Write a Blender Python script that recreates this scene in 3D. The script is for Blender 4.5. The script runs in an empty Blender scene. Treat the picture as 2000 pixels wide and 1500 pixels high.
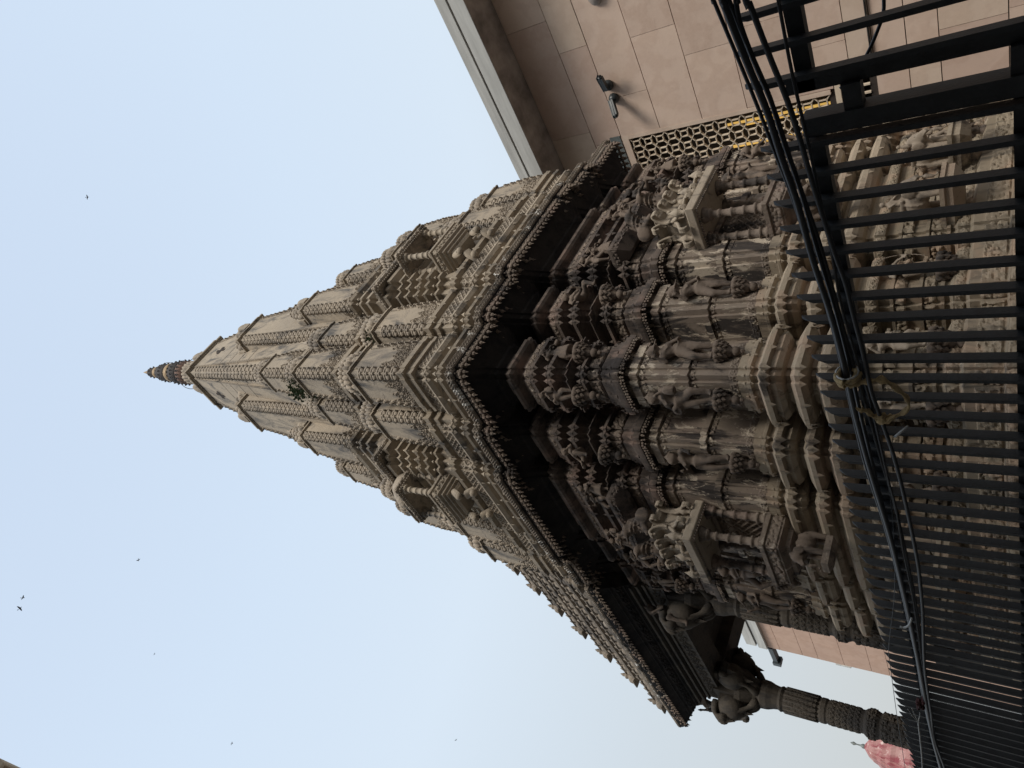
import bpy, math, random
import numpy as np
from mathutils import Matrix, Vector
PI = math.pi
sc = bpy.context.scene
COL = sc.collection
rnd = random.Random(7)

# ------------------------------------------------------------------ node helpers
def nmat(name):
    m = bpy.data.materials.new(name); m.use_nodes = True
    nt = m.node_tree; nt.nodes.clear()
    out = nt.nodes.new('ShaderNodeOutputMaterial'); b = nt.nodes.new('ShaderNodeBsdfPrincipled')
    nt.links.new(b.outputs[0], out.inputs[0])
    return m, nt, b
def N(nt, t, **kw):
    n = nt.nodes.new(t)
    for k, v in kw.items():
        if k[0] == 'i' and k[1:].isdigit(): n.inputs[int(k[1:])].default_value = v
        elif k in n.inputs.keys(): n.inputs[k].default_value = v
        else: setattr(n, k, v)
    return n
def noise(nt, pos, scale, detail=4, rough=.55, stretch=None, dist=0):
    L = nt.links
    src = pos
    if stretch:
        mp = N(nt, 'ShaderNodeMapping'); mp.inputs['Scale'].default_value = stretch
        L.new(pos, mp.inputs['Vector']); src = mp.outputs[0]
    n = N(nt, 'ShaderNodeTexNoise'); n.inputs['Scale'].default_value = scale
    n.inputs['Detail'].default_value = detail; n.inputs['Roughness'].default_value = rough
    n.inputs['Distortion'].default_value = dist
    L.new(src, n.inputs['Vector']); return n.outputs['Fac']
def ramp(nt, fac, a, b, ca=(0, 0, 0, 1), cb=(1, 1, 1, 1)):
    r = N(nt, 'ShaderNodeValToRGB'); e = r.color_ramp.elements
    e[0].position = a; e[1].position = b; e[0].color = ca; e[1].color = cb
    nt.links.new(fac, r.inputs[0]); return r.outputs[0]
def mix(nt, fac, a, b, mode='MIX'):
    m = N(nt, 'ShaderNodeMix', data_type='RGBA', blend_type=mode)
    for s, v in ((m.inputs[0], fac), (m.inputs[6], a), (m.inputs[7], b)):
        if isinstance(v, (int, float)): s.default_value = v
        elif isinstance(v, tuple): s.default_value = v if len(v) == 4 else v + (1,)
        else: nt.links.new(v, s)
    return m.outputs[2]
def bump(nt, bsdf, hs, dist=.01, strength=.5):
    prev = None
    for h, d in hs:
        b = N(nt, 'ShaderNodeBump'); b.inputs['Strength'].default_value = strength; b.inputs['Distance'].default_value = d
        nt.links.new(h, b.inputs['Height'])
        if prev: nt.links.new(prev, b.inputs['Normal'])
        prev = b.outputs[0]
    nt.links.new(prev, bsdf.inputs['Normal'])
def stone(name, c1, c2, dark, pale, darkness=(.5, .62), paleness=(.62, .66), carve=0.0, rough=.9, tint=None):
    m, nt, b = nmat(name)
    pos = N(nt, 'ShaderNodeNewGeometry').outputs['Position']
    n1 = noise(nt, pos, .9, 5); n2 = noise(nt, pos, 9, 6, .65)
    c = mix(nt, ramp(nt, n1, .35, .65), c1, c2)
    c = mix(nt, ramp(nt, n2, .3, .75), c, mix(nt, .5, c, (c1[0]*.62, c1[1]*.6, c1[2]*.6)), 'MIX')
    if tint:
        c = mix(nt, ramp(nt, noise(nt, pos, 2.1, 3), .52, .6), c, tint)
    st = noise(nt, pos, 3.2, 8, .68, (1, 1, .28), .6)
    c = mix(nt, ramp(nt, st, darkness[0], darkness[1]), c, dark)
    pl = noise(nt, pos, 4.5, 9, .72, (1, 1, .45), .9)
    c = mix(nt, ramp(nt, pl, paleness[0], paleness[1]), c, pale)
    pits = noise(nt, pos, 48, 3, .6)
    c = mix(nt, ramp(nt, pits, .66, .72), c, (dark[0]*.8, dark[1]*.8, dark[2]*.8))
    nt.links.new(c, b.inputs['Base Color']); b.inputs['Roughness'].default_value = rough
    b.inputs['Specular IOR Level'].default_value = .25
    hs = [(n2, .009), (noise(nt, pos, 34, 5, .7), .007), (st, .005)]
    if carve:
        v = N(nt, 'ShaderNodeTexVoronoi', feature='SMOOTH_F1'); v.inputs['Scale'].default_value = 26
        nt.links.new(pos, v.inputs['Vector']); hs.append((v.outputs['Distance'], carve))
    bump(nt, b, hs, strength=.7)
    return m
M = {}
M['tower'] = stone('tower_sandstone', (.37, .315, .245), (.295, .255, .205), (.095, .09, .086), (.47, .42, .35), (.50, .65), (.66, .74))
M['tower_carved'] = stone('tower_carved_sandstone', (.345, .295, .235), (.28, .243, .20), (.08, .075, .072), (.43, .37, .30), (.5, .68), (.66, .74), carve=.012)
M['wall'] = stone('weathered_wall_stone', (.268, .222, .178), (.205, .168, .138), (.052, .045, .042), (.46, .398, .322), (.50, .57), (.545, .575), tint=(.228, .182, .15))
M['wall_carved'] = stone('weathered_carved_stone', (.228, .186, .15), (.182, .148, .123), (.056, .048, .044), (.41, .355, .295), (.50, .6), (.6, .66), carve=.010, tint=(.205, .158, .132))
M['upper'] = stone('shaded_upper_stone', (.153, .123, .104), (.114, .093, .081), (.04, .035, .034), (.31, .26, .21), (.46, .6), (.62, .7), tint=(.178, .130, .108))  # eave shadow on the upper wall is put into this darker colour
M['eave'] = stone('shaded_eave_stone', (.034, .031, .030), (.026, .025, .025), (.011, .011, .013), (.12, .115, .11), (.44, .6), (.72, .76))  # near-black: shade of the downward-facing underside painted into the stone
M['lip'] = stone('eave_lip_stone', (.27, .23, .185), (.20, .17, .145), (.06, .055, .05), (.66, .65, .62), (.50, .62), (.575, .605))
M['plinth'] = stone('shaded_plinth_stone', (0.312, 0.257, 0.192), (0.238, 0.200, 0.147), (0.081, 0.071, 0.059), (0.462, 0.406, 0.318), (.52, .66), (.62, .70), tint=(0.326, 0.243, 0.176))  # darker than the base stone, with the shade low down painted in
M['base'] = stone('lichen_base_stone', (0.398, 0.333, 0.252), (0.304, 0.257, 0.199), (0.076, 0.064, 0.055), (0.526, 0.468, 0.374), (.52, .65), (.62, .70), tint=(0.339, 0.263, 0.199))
M['ledge'] = stone('pale_ledge_stone', (.40, .345, .27), (.33, .28, .225), (.10, .088, .08), (.47, .43, .36), (.57, .68), (.63, .70))
M['figure'] = stone('carved_figure_stone', (.175, .138, .11), (.142, .112, .092), (.046, .04, .037), (.285, .238, .188), (.5, .62), (.66, .72))
M['figure_pale'] = stone('pale_carved_figure_stone', (.33, .275, .215), (.27, .22, .175), (.09, .08, .07), (.42, .37, .30), (.55, .66), (.62, .7))
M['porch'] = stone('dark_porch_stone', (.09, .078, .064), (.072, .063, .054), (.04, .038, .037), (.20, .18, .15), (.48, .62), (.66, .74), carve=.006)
M['roofcarved'] = stone('porch_roof_stone', (.24, .205, .165), (.20, .17, .14), (.07, .063, .058), (.40, .36, .31), (.48, .62), (.62, .7), carve=.012)
def simple(name, col, rough=.6, metal=0, var=.25, scale=6, bmp=.0, spec=.5, stretch=None):
    m, nt, b = nmat(name)
    pos = N(nt, 'ShaderNodeNewGeometry').outputs['Position']
    n = noise(nt, pos, scale, 6, .6, stretch)
    c = mix(nt, ramp(nt, n, .3, .7), tuple(x*(1-var) for x in col), tuple(min(1, x*(1+var)) for x in col))
    nt.links.new(c, b.inputs['Base Color']); b.inputs['Roughness'].default_value = rough
    b.inputs['Metallic'].default_value = metal; b.inputs['Specular IOR Level'].default_value = spec
    if bmp: bump(nt, b, [(noise(nt, pos, scale*6, 4), bmp)])
    return m
M['iron'] = simple('black_fence_paint', (.0165, .0185, .021), .55, 0, .35, 14, .003, .35)
M['cable'] = simple('black_cable_rubber', (.012, .013, .016), .42, 0, .2, 8)
M['cloth'] = simple('dirty_yellow_cloth', (.34, .25, .13), .95, 0, .5, 40, .004)
M['white_plastic'] = simple('white_plastic', (.42, .42, .40), .6)
M['red'] = simple('faded_red_thread', (.06, .015, .015), .8, 0, .5, 60, .01)
M['conc'] = simple('grey_painted_concrete', (.44, .44, .42), .85, 0, .2, 1.8, .004, .3, (1, .35, 3))
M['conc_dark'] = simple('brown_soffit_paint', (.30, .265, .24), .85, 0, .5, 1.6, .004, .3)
M['joint'] = simple('dark_joint', (.03, .022, .018), .95)
M['cam'] = simple('dark_camera_housing', (.030, .038, .042), .4, 0, .15)
M['glass_dark'] = simple('dark_lens', (.008, .008, .01), .12)
M['leaf'] = simple('shrub_leaf', (.045, .075, .035), .7, 0, .5, 9)
M['stem'] = simple('shrub_stem', (.10, .07, .04), .9)
M['bird'] = simple('bird_feather', (.03, .03, .03), .8)
M['gold'] = simple('gilded_finial', (.25, .17, .085), .6, .2, .4, 20, .01)
M['finialdark'] = simple('tarnished_finial', (.022, .018, .018), .8, 0, .6, 16, .02)
M['finialred'] = simple('copper_finial', (.13, .075, .055), .8, .0, .5, 18, .02)
M['patina'] = simple('grey_green_metal', (.13, .145, .14), .55, .2, .3, 12)
M['ground'] = simple('grey_paving', (.11, .10, .09), .9, 0, .25, 1.2, .01)
M['stucco'] = simple('weathered_stucco', (.16, .135, .11), .9, 0, .3, 1.5, .01)
M['room'] = simple('dark_room_paint', (.05, .042, .035), .9)
def cladding(name, c1, c2):
    m, nt, b = nmat(name)
    pos = N(nt, 'ShaderNodeNewGeometry').outputs['Position']
    w = N(nt, 'ShaderNodeTexWave', wave_type='BANDS'); w.inputs['Scale'].default_value = 1.6
    w.inputs['Distortion'].default_value = 9; w.inputs['Detail'].default_value = 4; w.inputs['Detail Scale'].default_value = 1.3
    nt.links.new(pos, w.inputs['Vector'])
    c = mix(nt, ramp(nt, noise(nt, pos, .8, 5), .32, .68), c1, c2)
    c = mix(nt, ramp(nt, w.outputs['Fac'], .25, .9, (0, 0, 0, 1), (.28, .28, .28, 1)), c, (c1[0]*.72, c1[1]*.64, c1[2]*.6))
    c = mix(nt, ramp(nt, noise(nt, pos, 14, 5, .7), .35, .8, (0, 0, 0, 1), (.35, .35, .35, 1)), c, (c2[0]*1.2, c2[1]*1.2, c2[2]*1.2))
    nt.links.new(c, b.inputs['Base Color']); b.inputs['Roughness'].default_value = .75; b.inputs['Specular IOR Level'].default_value = .25
    bump(nt, b, [(noise(nt, pos, 60, 3), .003), (w.outputs['Fac'], .004)], strength=.4)
    return m
CL = [cladding('buff_cladding', (.60, .465, .375), (.56, .435, .36)), cladding('pink_cladding', (.54, .405, .33), (.50, .38, .315)),
      cladding('rose_cladding', (.52, .395, .32), (.54, .42, .345)), cladding('pale_cladding', (.60, .48, .385), (.545, .435, .355))]
M['jali'] = cladding('jali_sandstone', (.66, .56, .44), (.60, .51, .40))
M['annex'] = cladding('annex_cladding', (.47, .325, .25), (.43, .30, .235))
M['pinkspire'] = stone('red_painted_stone', (.34, .16, .155), (.40, .25, .23), (.22, .06, .07), (.55, .43, .40), (.48, .62), (.56, .66))
M['neigh'] = stone('buff_cornice_stone', (.60, .48, .34), (.44, .36, .26), (.2, .17, .14), (.56, .48, .36), (.6, .75), (.66, .74))
def emit(name, col, s):
    m, nt, b = nmat(name); b.inputs['Base Color'].default_value = col+(1,)
    b.inputs['Emission Color'].default_value = col+(1,); b.inputs['Emission Strength'].default_value = s
    return m
M['lamp'] = emit('warm_tube_light', (1, .62, .16), .55)

# ------------------------------------------------------------------ mesh builder
def quadsphere(nu=8, nv=5):
    v = [(0, 0, 1)]; f = []
    for j in range(1, nv):
        t = PI*j/nv
        for i in range(nu):
            a = 2*PI*i/nu; v.append((math.sin(t)*math.cos(a), math.sin(t)*math.sin(a), math.cos(t)))
    v.append((0, 0, -1)); b = len(v)-1
    for i in range(nu):
        k = (i+1) % nu
        f.append((0, 1+i, 1+k))
        for j in range(nv-2):
            a0 = 1+j*nu; f.append((a0+i, a0+nu+i, a0+nu+k, a0+k))
        a0 = 1+(nv-2)*nu; f.append((a0+i, b, a0+k))
    return np.array(v, float), f
SPH = quadsphere(); SPHS = quadsphere(6, 4); SPHL = quadsphere(5, 3); SPHB = quadsphere(16, 10)
BOX = (np.array([(x, y, z) for x in (-.5, .5) for y in (-.5, .5) for z in (-.5, .5)], float),
       [(0, 1, 3, 2), (4, 6, 7, 5), (0, 4, 5, 1), (2, 3, 7, 6), (0, 2, 6, 4), (1, 5, 7, 3)])
CONE = (np.array([(1, 0, 0), (0, 1, 0), (-1, 0, 0), (0, -1, 0), (0, 0, 1)], float), [(0, 1, 4), (1, 2, 4), (2, 3, 4), (3, 0, 4), (3, 2, 1, 0)])
def catmull(pts, n=5):
    P = [Vector(p) for p in pts]; out = []
    for i in range(len(P)-1):
        a, b, c, d = P[max(i-1, 0)], P[i], P[i+1], P[min(i+2, len(P)-1)]
        for k in range(n):
            t = k/n; out.append(.5*((2*b)+(c-a)*t+(2*a-5*b+4*c-d)*t*t+(3*b-a-3*c+d)*t**3))
    out.append(P[-1]); return out
class MB:
    def __init__(s): s.v = []; s.f = []; s.n = 0; s.mi = []; s.cur = 0; s.sm = []
    def add(s, vf, loc=(0, 0, 0), sc=(1, 1, 1), rz=0, rot=None, smooth=False):
        v, f = vf
        if isinstance(sc, (int, float)): sc = (sc,)*3
        v = v*np.array(sc)
        if rot is not None: v = v @ np.array(rot.to_3x3() if hasattr(rot, 'to_3x3') else rot).T
        if rz:
            c, si = math.cos(rz), math.sin(rz); v = v @ np.array([[c, si, 0], [-si, c, 0], [0, 0, 1]])
        v = v+np.array(loc, float)
        s.raw(v, f, smooth)
    def raw(s, v, f, smooth=False):
        n = s.n; s.v.append(np.asarray(v, float)); s.f.extend([tuple(i+n for i in q) for q in f]); s.n += len(v)
        s.mi.extend([s.cur]*len(f)); s.sm.extend([smooth]*len(f))
    def box(s, x0, x1, y0, y1, z0, z1): s.add(BOX, ((x0+x1)/2, (y0+y1)/2, (z0+z1)/2), (x1-x0, y1-y0, z1-z0))
    def loops(s, L, cap=True, bot=False, smooth=False):
        k = len(L[0]); v = np.array([p for l in L for p in l], float); f = []
        for j in range(len(L)-1):
            for i in range(k):
                i2 = (i+1) % k; f.append((j*k+i, j*k+i2, (j+1)*k+i2, (j+1)*k+i))
        if cap: f.append(tuple(range((len(L)-1)*k, len(L)*k)))
        if bot: f.append(tuple(reversed(range(k))))
        s.raw(v, f, smooth)
    def loft(s, poly, prof, cap=True, bot=False, dz=0, do=0):
        s.loops([[(x, y, z+dz) for x, y in offs(poly, o+do)] for o, z in prof], cap, bot)
    def lathe(s, prof, loc=(0, 0, 0), n=16, lobes=0, depth=0, smooth=True, sq=None):
        L = []
        for r, z in prof:
            l = []
            for i in range(n):
                a = 2*PI*i/n; rr = r*(1+(depth*(abs(math.cos(a*lobes/2))-.5) if lobes else 0))
                l.append((loc[0]+rr*math.cos(a), loc[1]+rr*math.sin(a), loc[2]+z))
            L.append(l)
        s.loops(L, True, True, smooth)
    def tube(s, pts, r, n=8, smooth=True, flat=1):
        P = [Vector(p) for p in pts]; L = []
        up = Vector((0, 0, 1))
        for i, p in enumerate(P):
            t = (P[min(i+1, len(P)-1)]-P[max(i-1, 0)]).normalized()
            a = t.cross(up)
            if a.length < .1: a = t.cross(Vector((0, 1, 0)))
            a.normalize(); b = a.cross(t).normalized()
            rr = r[i] if isinstance(r, (list, tuple)) else r
            L.append([tuple(p+a*(rr*math.cos(2*PI*k/n))+b*(rr*flat*math.sin(2*PI*k/n))) for k in range(n)])
        s.loops([l[::-1] for l in L], True, True, smooth)
    def build(s, name, mat, parent=None, swap=False, loc=(0, 0, 0), rz=0):
        me = mesh_of(s, name, mat, swap)
        return link(name, me, parent, loc, rz)
def mesh_of(s, name, mat, swap=False):
    v = np.concatenate(s.v); 
    if swap: v = v[:, [1, 0, 2]]
    f = [q[::-1] for q in s.f] if swap else s.f
    me = bpy.data.meshes.new(name); 
    cnt = np.array([len(q) for q in f], np.int32); me.vertices.add(len(v)); me.vertices.foreach_set('co', v.ravel())
    me.loops.add(int(cnt.sum())); me.loops.foreach_set('vertex_index', np.fromiter((i for q in f for i in q), np.int32))
    me.polygons.add(len(f)); me.polygons.foreach_set('loop_start', np.concatenate([[0], np.cumsum(cnt)[:-1]]).astype(np.int32))
    for m in (mat if isinstance(mat, list) else [mat]): me.materials.append(M[m] if isinstance(m, str) else m)
    me.polygons.foreach_set('material_index', np.array(s.mi, np.int32)); me.polygons.foreach_set('use_smooth', np.array(s.sm, bool))
    me.update(calc_edges=True); me.validate()
    return me
def link(name, me, parent=None, loc=(0, 0, 0), rz=0):
    o = bpy.data.objects.new(name, me); COL.objects.link(o)
    if parent is not None:
        o.parent = parent
        if parent.type == 'EMPTY': o.matrix_parent_inverse = Matrix.Translation(-Vector(parent.location))
    o.location = loc; o.rotation_euler = (0, 0, rz)
    return o
def empty(name, loc, label, cat, group=None):
    o = bpy.data.objects.new(name, None); COL.objects.link(o); o.location = loc; o.empty_display_size = .2
    tag(o, label, cat, group); return o
def tag(o, label, cat, group=None, kind=None):
    if label: o['label'] = label
    if cat: o['category'] = cat
    if group: o['group'] = group
    if kind: o['kind'] = kind
    return o
def offs(poly, o):
    n = len(poly); out = []
    for i in range(n):
        p0, p, p1 = poly[i-1], poly[i], poly[(i+1) % n]
        a = (p[0]-p0[0], p[1]-p0[1]); b = (p1[0]-p[0], p1[1]-p[1]); la = math.hypot(*a); lb = math.hypot(*b)
        na = (a[1]/la, -a[0]/la); nb = (b[1]/lb, -b[0]/lb); d = 1+na[0]*nb[0]+na[1]*nb[1]
        out.append((p[0]+o*(na[0]+nb[0])/d, p[1]+o*(na[1]+nb[1])/d))
    return out
C0 = 7.4
def visible(x, y, m=.28): return (x < 5.55 or y < 5.55) and not (x > 5.1+m and y > 5.1+m and x < 9.7-m and y < 9.7-m)
def edges(poly, o):
    P = offs(poly, o); n = len(P)
    for i in range(n):
        a, b = P[i], P[(i+1) % n]; L = math.hypot(b[0]-a[0], b[1]-a[1])
        if L > .01: yield a, b, L, ((b[1]-a[1])/L, -(b[0]-a[0])/L)
def leafs(mb, poly, o, z, s=.05, up=True, down=True, vis=visible):
    P = offs(poly, o); n = len(P)
    pts = []
    for i in range(n):
        p0, p, p1 = P[i-1], P[i], P[(i+1) % n]
        cr = (p[0]-p0[0])*(p1[1]-p[1])-(p[1]-p0[1])*(p1[0]-p[0])
        if cr > 0: 
            q0, q, q1 = poly[i-1], poly[i], poly[(i+1) % n]
            d = Vector((q[0]-q0[0], q[1]-q0[1])).normalized()-Vector((q1[0]-q[0], q1[1]-q[1])).normalized(); d.normalize()
            pts.append((p[0]-d.x*.02, p[1]-d.y*.02, d))
        L = math.hypot(p1[0]-p[0], p1[1]-p[1])
        if L > .3:
            k = max(1, int(L/.42))
            for j in range(k):
                t = (j+.5)/k; nn = Vector(((p1[1]-p[1])/L, -(p1[0]-p[0])/L))
                pts.append((p[0]+(p1[0]-p[0])*t-nn.x*.006, p[1]+(p1[1]-p[1])*t-nn.y*.006, nn))
    for x, y, d in pts:
        if not vis(x, y): continue
        a = math.atan2(d.y, d.x)
        if down: mb.add(CONE, (x, y, z-.012), (s*.35, s*.75, -s*1.3), a); 
        if up: mb.add(CONE, (x, y, z+.04), (s*.3, s*.7, s*1.3), a)
# relief patches ---------------------------------------------------------------
def pat(kind, U, V, W, H, seed):
    r = np.random.RandomState(seed)
    if kind == 'lattice':
        p = max(.05, min(.10, H/2)); a = np.abs(((U+V)/p) % 1-.5); b = np.abs(((U-V)/p) % 1-.5)
        return np.clip((np.maximum(a, b)-.30)*7, 0, 1)
    if kind == 'vine':
        q = H*1.1; c = H*.5+H*.27*np.sin(U/q*2*PI)
        h = np.clip(1-np.abs(V-c)/(H*.10), 0, 1)
        k = np.round(U/(q/2)); cu = k*q/2; cv = H*.5-H*.2*np.sin(cu/q*2*PI+.6)
        d = np.hypot(U-cu, V-cv); h = np.maximum(h, np.clip(1-np.abs(d-H*.2)/(H*.09), 0, 1)); h = np.maximum(h, np.clip(1-d/(H*.1), 0, 1))
        return h
    if kind == 'fringe':
        p = H*.9; u = (U/p) % 1-.5; lim = .25+.75*np.cos(u*PI)**2
        t = 1-V/H
        h = np.where(t < lim, .55+.45*np.cos((U*90))*np.cos(V*110), 0); return np.clip(h, 0, 1)
    if kind in ('blob', 'scroll'):
        cell = .05 if kind == 'blob' else .042
        nx = int(W/cell)+3; ny = int(H/cell)+3
        J = r.rand(nx, ny, 4); iu = (U/cell).astype(int); iv = (V/cell).astype(int); h = np.zeros_like(U)
        for di in (-1, 0, 1):
            for dj in (-1, 0, 1):
                a = np.clip(iu+di, 0, nx-1); b = np.clip(iv+dj, 0, ny-1); j = J[a, b]
                cx = (iu+di+.15+.7*j[..., 0])*cell; cy = (iv+dj+.15+.7*j[..., 1])*cell; d = np.hypot(U-cx, V-cy); R = cell*(.4+.35*j[..., 2])
                if kind == 'blob': h = np.maximum(h, np.sqrt(np.clip(1-(d/R)**2, 0, 1))*(.5+.5*j[..., 3]))
                else: h = np.maximum(h, np.clip(1-np.abs(d-R*.7)/(cell*.16), 0, 1))
        if kind == 'scroll':
            v = V/H; u = U/W; lim = .42+.5*np.abs(u-.5)+.10*np.sin(u*19+seed)
            h = np.where(v < lim, h, 0)
        return h
    if kind == 'crowd':
        h = pat('blob', U*.62, V*.62, W, H, seed); p = .19; u = (U/p) % 1-.5
        body = np.sqrt(np.clip(1-(u/.36)**2-((V-H*.42)/(H*.42))**2, 0, 1)); head = np.sqrt(np.clip(1-(u/.2)**2-((V-H*.84)/(H*.14))**2, 0, 1))
        return np.clip(np.maximum(body*.9, head)+.35*h, 0, 1.3)
    return U*0
def relief(mb, a, b, c, d, amp, kind, seed=0, res=.014, lift=.002):
    """a,b bottom corners, d,c top corners (a->b->c->d counter-clockwise from outside)"""
    a, b, c, d = (np.array(q, float) for q in (a, b, c, d))
    W = (np.linalg.norm(b-a)+np.linalg.norm(c-d))/2; H = (np.linalg.norm(d-a)+np.linalg.norm(c-b))/2
    if W < .03 or H < .02: return
    nu = max(3, int(W/res)+1); nv = max(3, int(H/res)+1)
    u, v = np.meshgrid(np.linspace(0, 1, nu), np.linspace(0, 1, nv))
    n = np.cross(b-a, d-a); n /= np.linalg.norm(n)
    h = pat(kind, u*W, v*H, W, H, seed)
    P = (a*(1-u)[..., None]*(1-v)[..., None]+b*u[..., None]*(1-v)[..., None]+c*u[..., None]*v[..., None]+d*(1-u)[..., None]*v[..., None])
    e = np.minimum.reduce([u*nu, (1-u)*nu, v*nv, (1-v)*nv]).clip(0, 1)
    P = P+n*(lift*e*1.0+amp*h*e-.004*(1-e))[..., None]
    idx = np.arange(nu*nv).reshape(nv, nu)
    f = np.stack([idx[:-1, :-1], idx[:-1, 1:], idx[1:, 1:], idx[1:, :-1]], -1).reshape(-1, 4)
    mb.raw(P.reshape(-1, 3), [tuple(q) for q in f.tolist()])
def band(mb, poly, o0, z0, o1, z1, amp, kind, seed=0, res=.014, vis=visible, minlen=.07):
    A = offs(poly, o0); B = offs(poly, o1); n = len(A)
    for i in range(n):
        j = (i+1) % n; mx, my = (A[i][0]+A[j][0])/2, (A[i][1]+A[j][1])/2
        if math.hypot(A[j][0]-A[i][0], A[j][1]-A[i][1]) < minlen or not vis(mx, my): continue
        relief(mb, (*A[i], z0), (*A[j], z0), (*B[j], z1), (*B[i], z1), amp, kind, seed+i, res)

# ------------------------------------------------------------------ temple plan blocks (walls), centre 7.4, half side 2.4
def rotp(poly, k):
    out = poly
    for _ in range(k): out = [(C0-(y-C0), C0+(x-C0)) for x, y in out]
    return out
g, s_ = .115, .034
def npoly(x0, x1, y0, y1):
    """rectangle with a small stepped notch at every corner, so each corner reads as a pair of pilaster strips"""
    return [(x0+s_, y0+s_), (x0+g, y0+s_), (x0+g, y0), (x1-g, y0), (x1-g, y0+s_), (x1-s_, y0+s_), (x1-s_, y0+g), (x1, y0+g), (x1, y1-g), (x1-s_, y1-g), (x1-s_, y1-s_), (x1-g, y1-s_),
            (x1-g, y1), (x0+g, y1), (x0+g, y1-s_), (x0+s_, y1-s_), (x0+s_, y1-g), (x0, y1-g), (x0, y0+g), (x0+s_, y0+g)]
def kpoly(x0, y0, w=.54): return npoly(x0, x0+w, y0, y0+w)
def stair(x0, x1, y, st, back):
    """front at y; st: list of (dx, dy) steps from the outer ends inward"""
    L = []; cx, cy = x0, y+sum(d for _, d in st)
    L.append((cx, cy))
    for dx, dy in st: cx += dx; L.append((cx, cy)); cy -= dy; L.append((cx, cy))
    R = [(x0+x1-px, py) for px, py in L][::-1]
    return L+R+[(x1, back), (x0, back)]
P1 = npoly(5.92, 6.44, 4.86, 5.7)
P2 = [(2*C0-x, y) for x, y in P1][::-1]
B1 = npoly(6.68, 8.12, 4.74, 5.7)
BL = []   # (poly, id)
for k in range(4):
    BL.append((rotp(kpoly(5.0, 5.0), k), 'K')); BL.append((rotp(P1, k), 'P')); BL.append((rotp(P2, k), 'P')); BL.append((rotp(B1, k), 'B'))
CORE = [(5.36, 5.36), (9.44, 5.36), (9.44, 9.44), (5.36, 9.44)]
def all_blocks(mb, prof, core=True, leaf=(), bands=(), dz0=0):
    for i, (p, t) in enumerate(BL):
        dz = dz0+.0023*(i % 5)+{'K': 0, 'P': .0011, 'B': .0031}[t]
        mb.loft(p, prof, True, True, dz)
    if core: mb.loft(CORE, [(o, z-.006) for o, z in prof], True, True)

temple = empty('stone_temple', (7.4, 7.4, -1.6), 'tall carved sandstone temple with stepped corner walls, balconies, clustered spire and columned porch', 'temple')

# plinth / base mouldings
base_prof = [(.42, -1.6), (.42, -.75), (.36, -.70), (.36, -.1), (.30, -.06), (.30, .16), (.30, .227), (.22, .248), (.20, .453), (.20, .523), (.12, .561), (.12, .659), (.06, .694), (.04, 1.287), (.10, 1.295), (.10, 1.39), (0, 1.43), (-.01, 1.50), (.06, 1.515), (.11, 1.555), (.145, 1.60), (.145, 1.655), (.05, 1.715),
             (-.04, 1.76), (-.03, 1.79), (.07, 1.80), (.11, 1.825), (.145, 1.84), (.145, 1.885), (.06, 1.954), (-.04, 1.985), (-.03, 2.03), (.05, 2.045), (.09, 2.09), (.075, 2.15), (.14, 2.165), (.145, 2.215), (.07, 2.27), (.0, 2.30), (.0, 2.34), (.045, 2.36), (.045, 2.39), (.03, 2.40), (.03, 2.492)]
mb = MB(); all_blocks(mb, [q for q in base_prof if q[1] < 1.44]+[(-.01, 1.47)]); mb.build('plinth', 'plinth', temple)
mb = MB(); all_blocks(mb, [(-.03, 1.40), (-.03, 1.46)]+[q for q in base_prof if q[1] > 1.49])
lf = MB()
for p, t in BL:
    for o, z in ((.145, 2.19), (.145, 1.86), (.145, 1.63), (.045, 2.375)): leafs(lf, p, o, z, .05 if z < 2.3 else .03, up=z > 2.3)
mb.build('base_moulding', 'base', temple); lf.build('leaf_ornament', 'base', temple)
mb = MB()
for i, (p, t) in enumerate(BL):
    band(mb, p, .22, .255, .20, .45, .03, 'blob', 3+i, .016); band(mb, p, .302, -.04, .302, .225, .035, 'crowd', 30+i, .014)
    band(mb, p, .362, -.7, .362, -.12, .05, 'crowd', 60+i, .03)
    for z in (.80, 1.05):
        band(mb, p, .065, z, .06, z+.11, .035, 'blob', int(z*90)+i, .014, minlen=.05)
    band(mb, p, .125, .565, .125, .65, .02, 'vine', 90+i, .014); band(mb, p, .105, 1.30, .105, 1.385, .014, 'vine', 120+i, .012)
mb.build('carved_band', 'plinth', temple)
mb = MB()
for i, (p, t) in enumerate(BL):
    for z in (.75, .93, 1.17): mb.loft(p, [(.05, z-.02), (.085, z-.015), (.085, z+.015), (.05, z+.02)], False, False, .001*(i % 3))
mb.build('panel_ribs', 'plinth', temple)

# wall shaft
shaft_prof = [(.03, 2.488), (.0, 2.50), (0, 3.02), (.028, 3.03), (.028, 3.105), (0, 3.12), (0, 3.62), (.03, 3.635), (.03, 3.73), (-.04, 3.76), (-.05, 4.2)]
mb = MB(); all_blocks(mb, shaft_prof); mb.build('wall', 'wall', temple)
mb = MB()
for i, (p, t) in enumerate(BL):
    band(mb, p, .002, 2.955, .002, 3.02, .014, 'fringe', 3+i, .011, minlen=.05); band(mb, p, .002, 2.50, .002, 2.60, .012, 'vine', 3+i, .011, minlen=.05)
    band(mb, p, .002, 3.545, .002, 3.62, .014, 'fringe', 3+i, .011, minlen=.05)
mb.build('scroll_bands', 'wall', temple)

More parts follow.
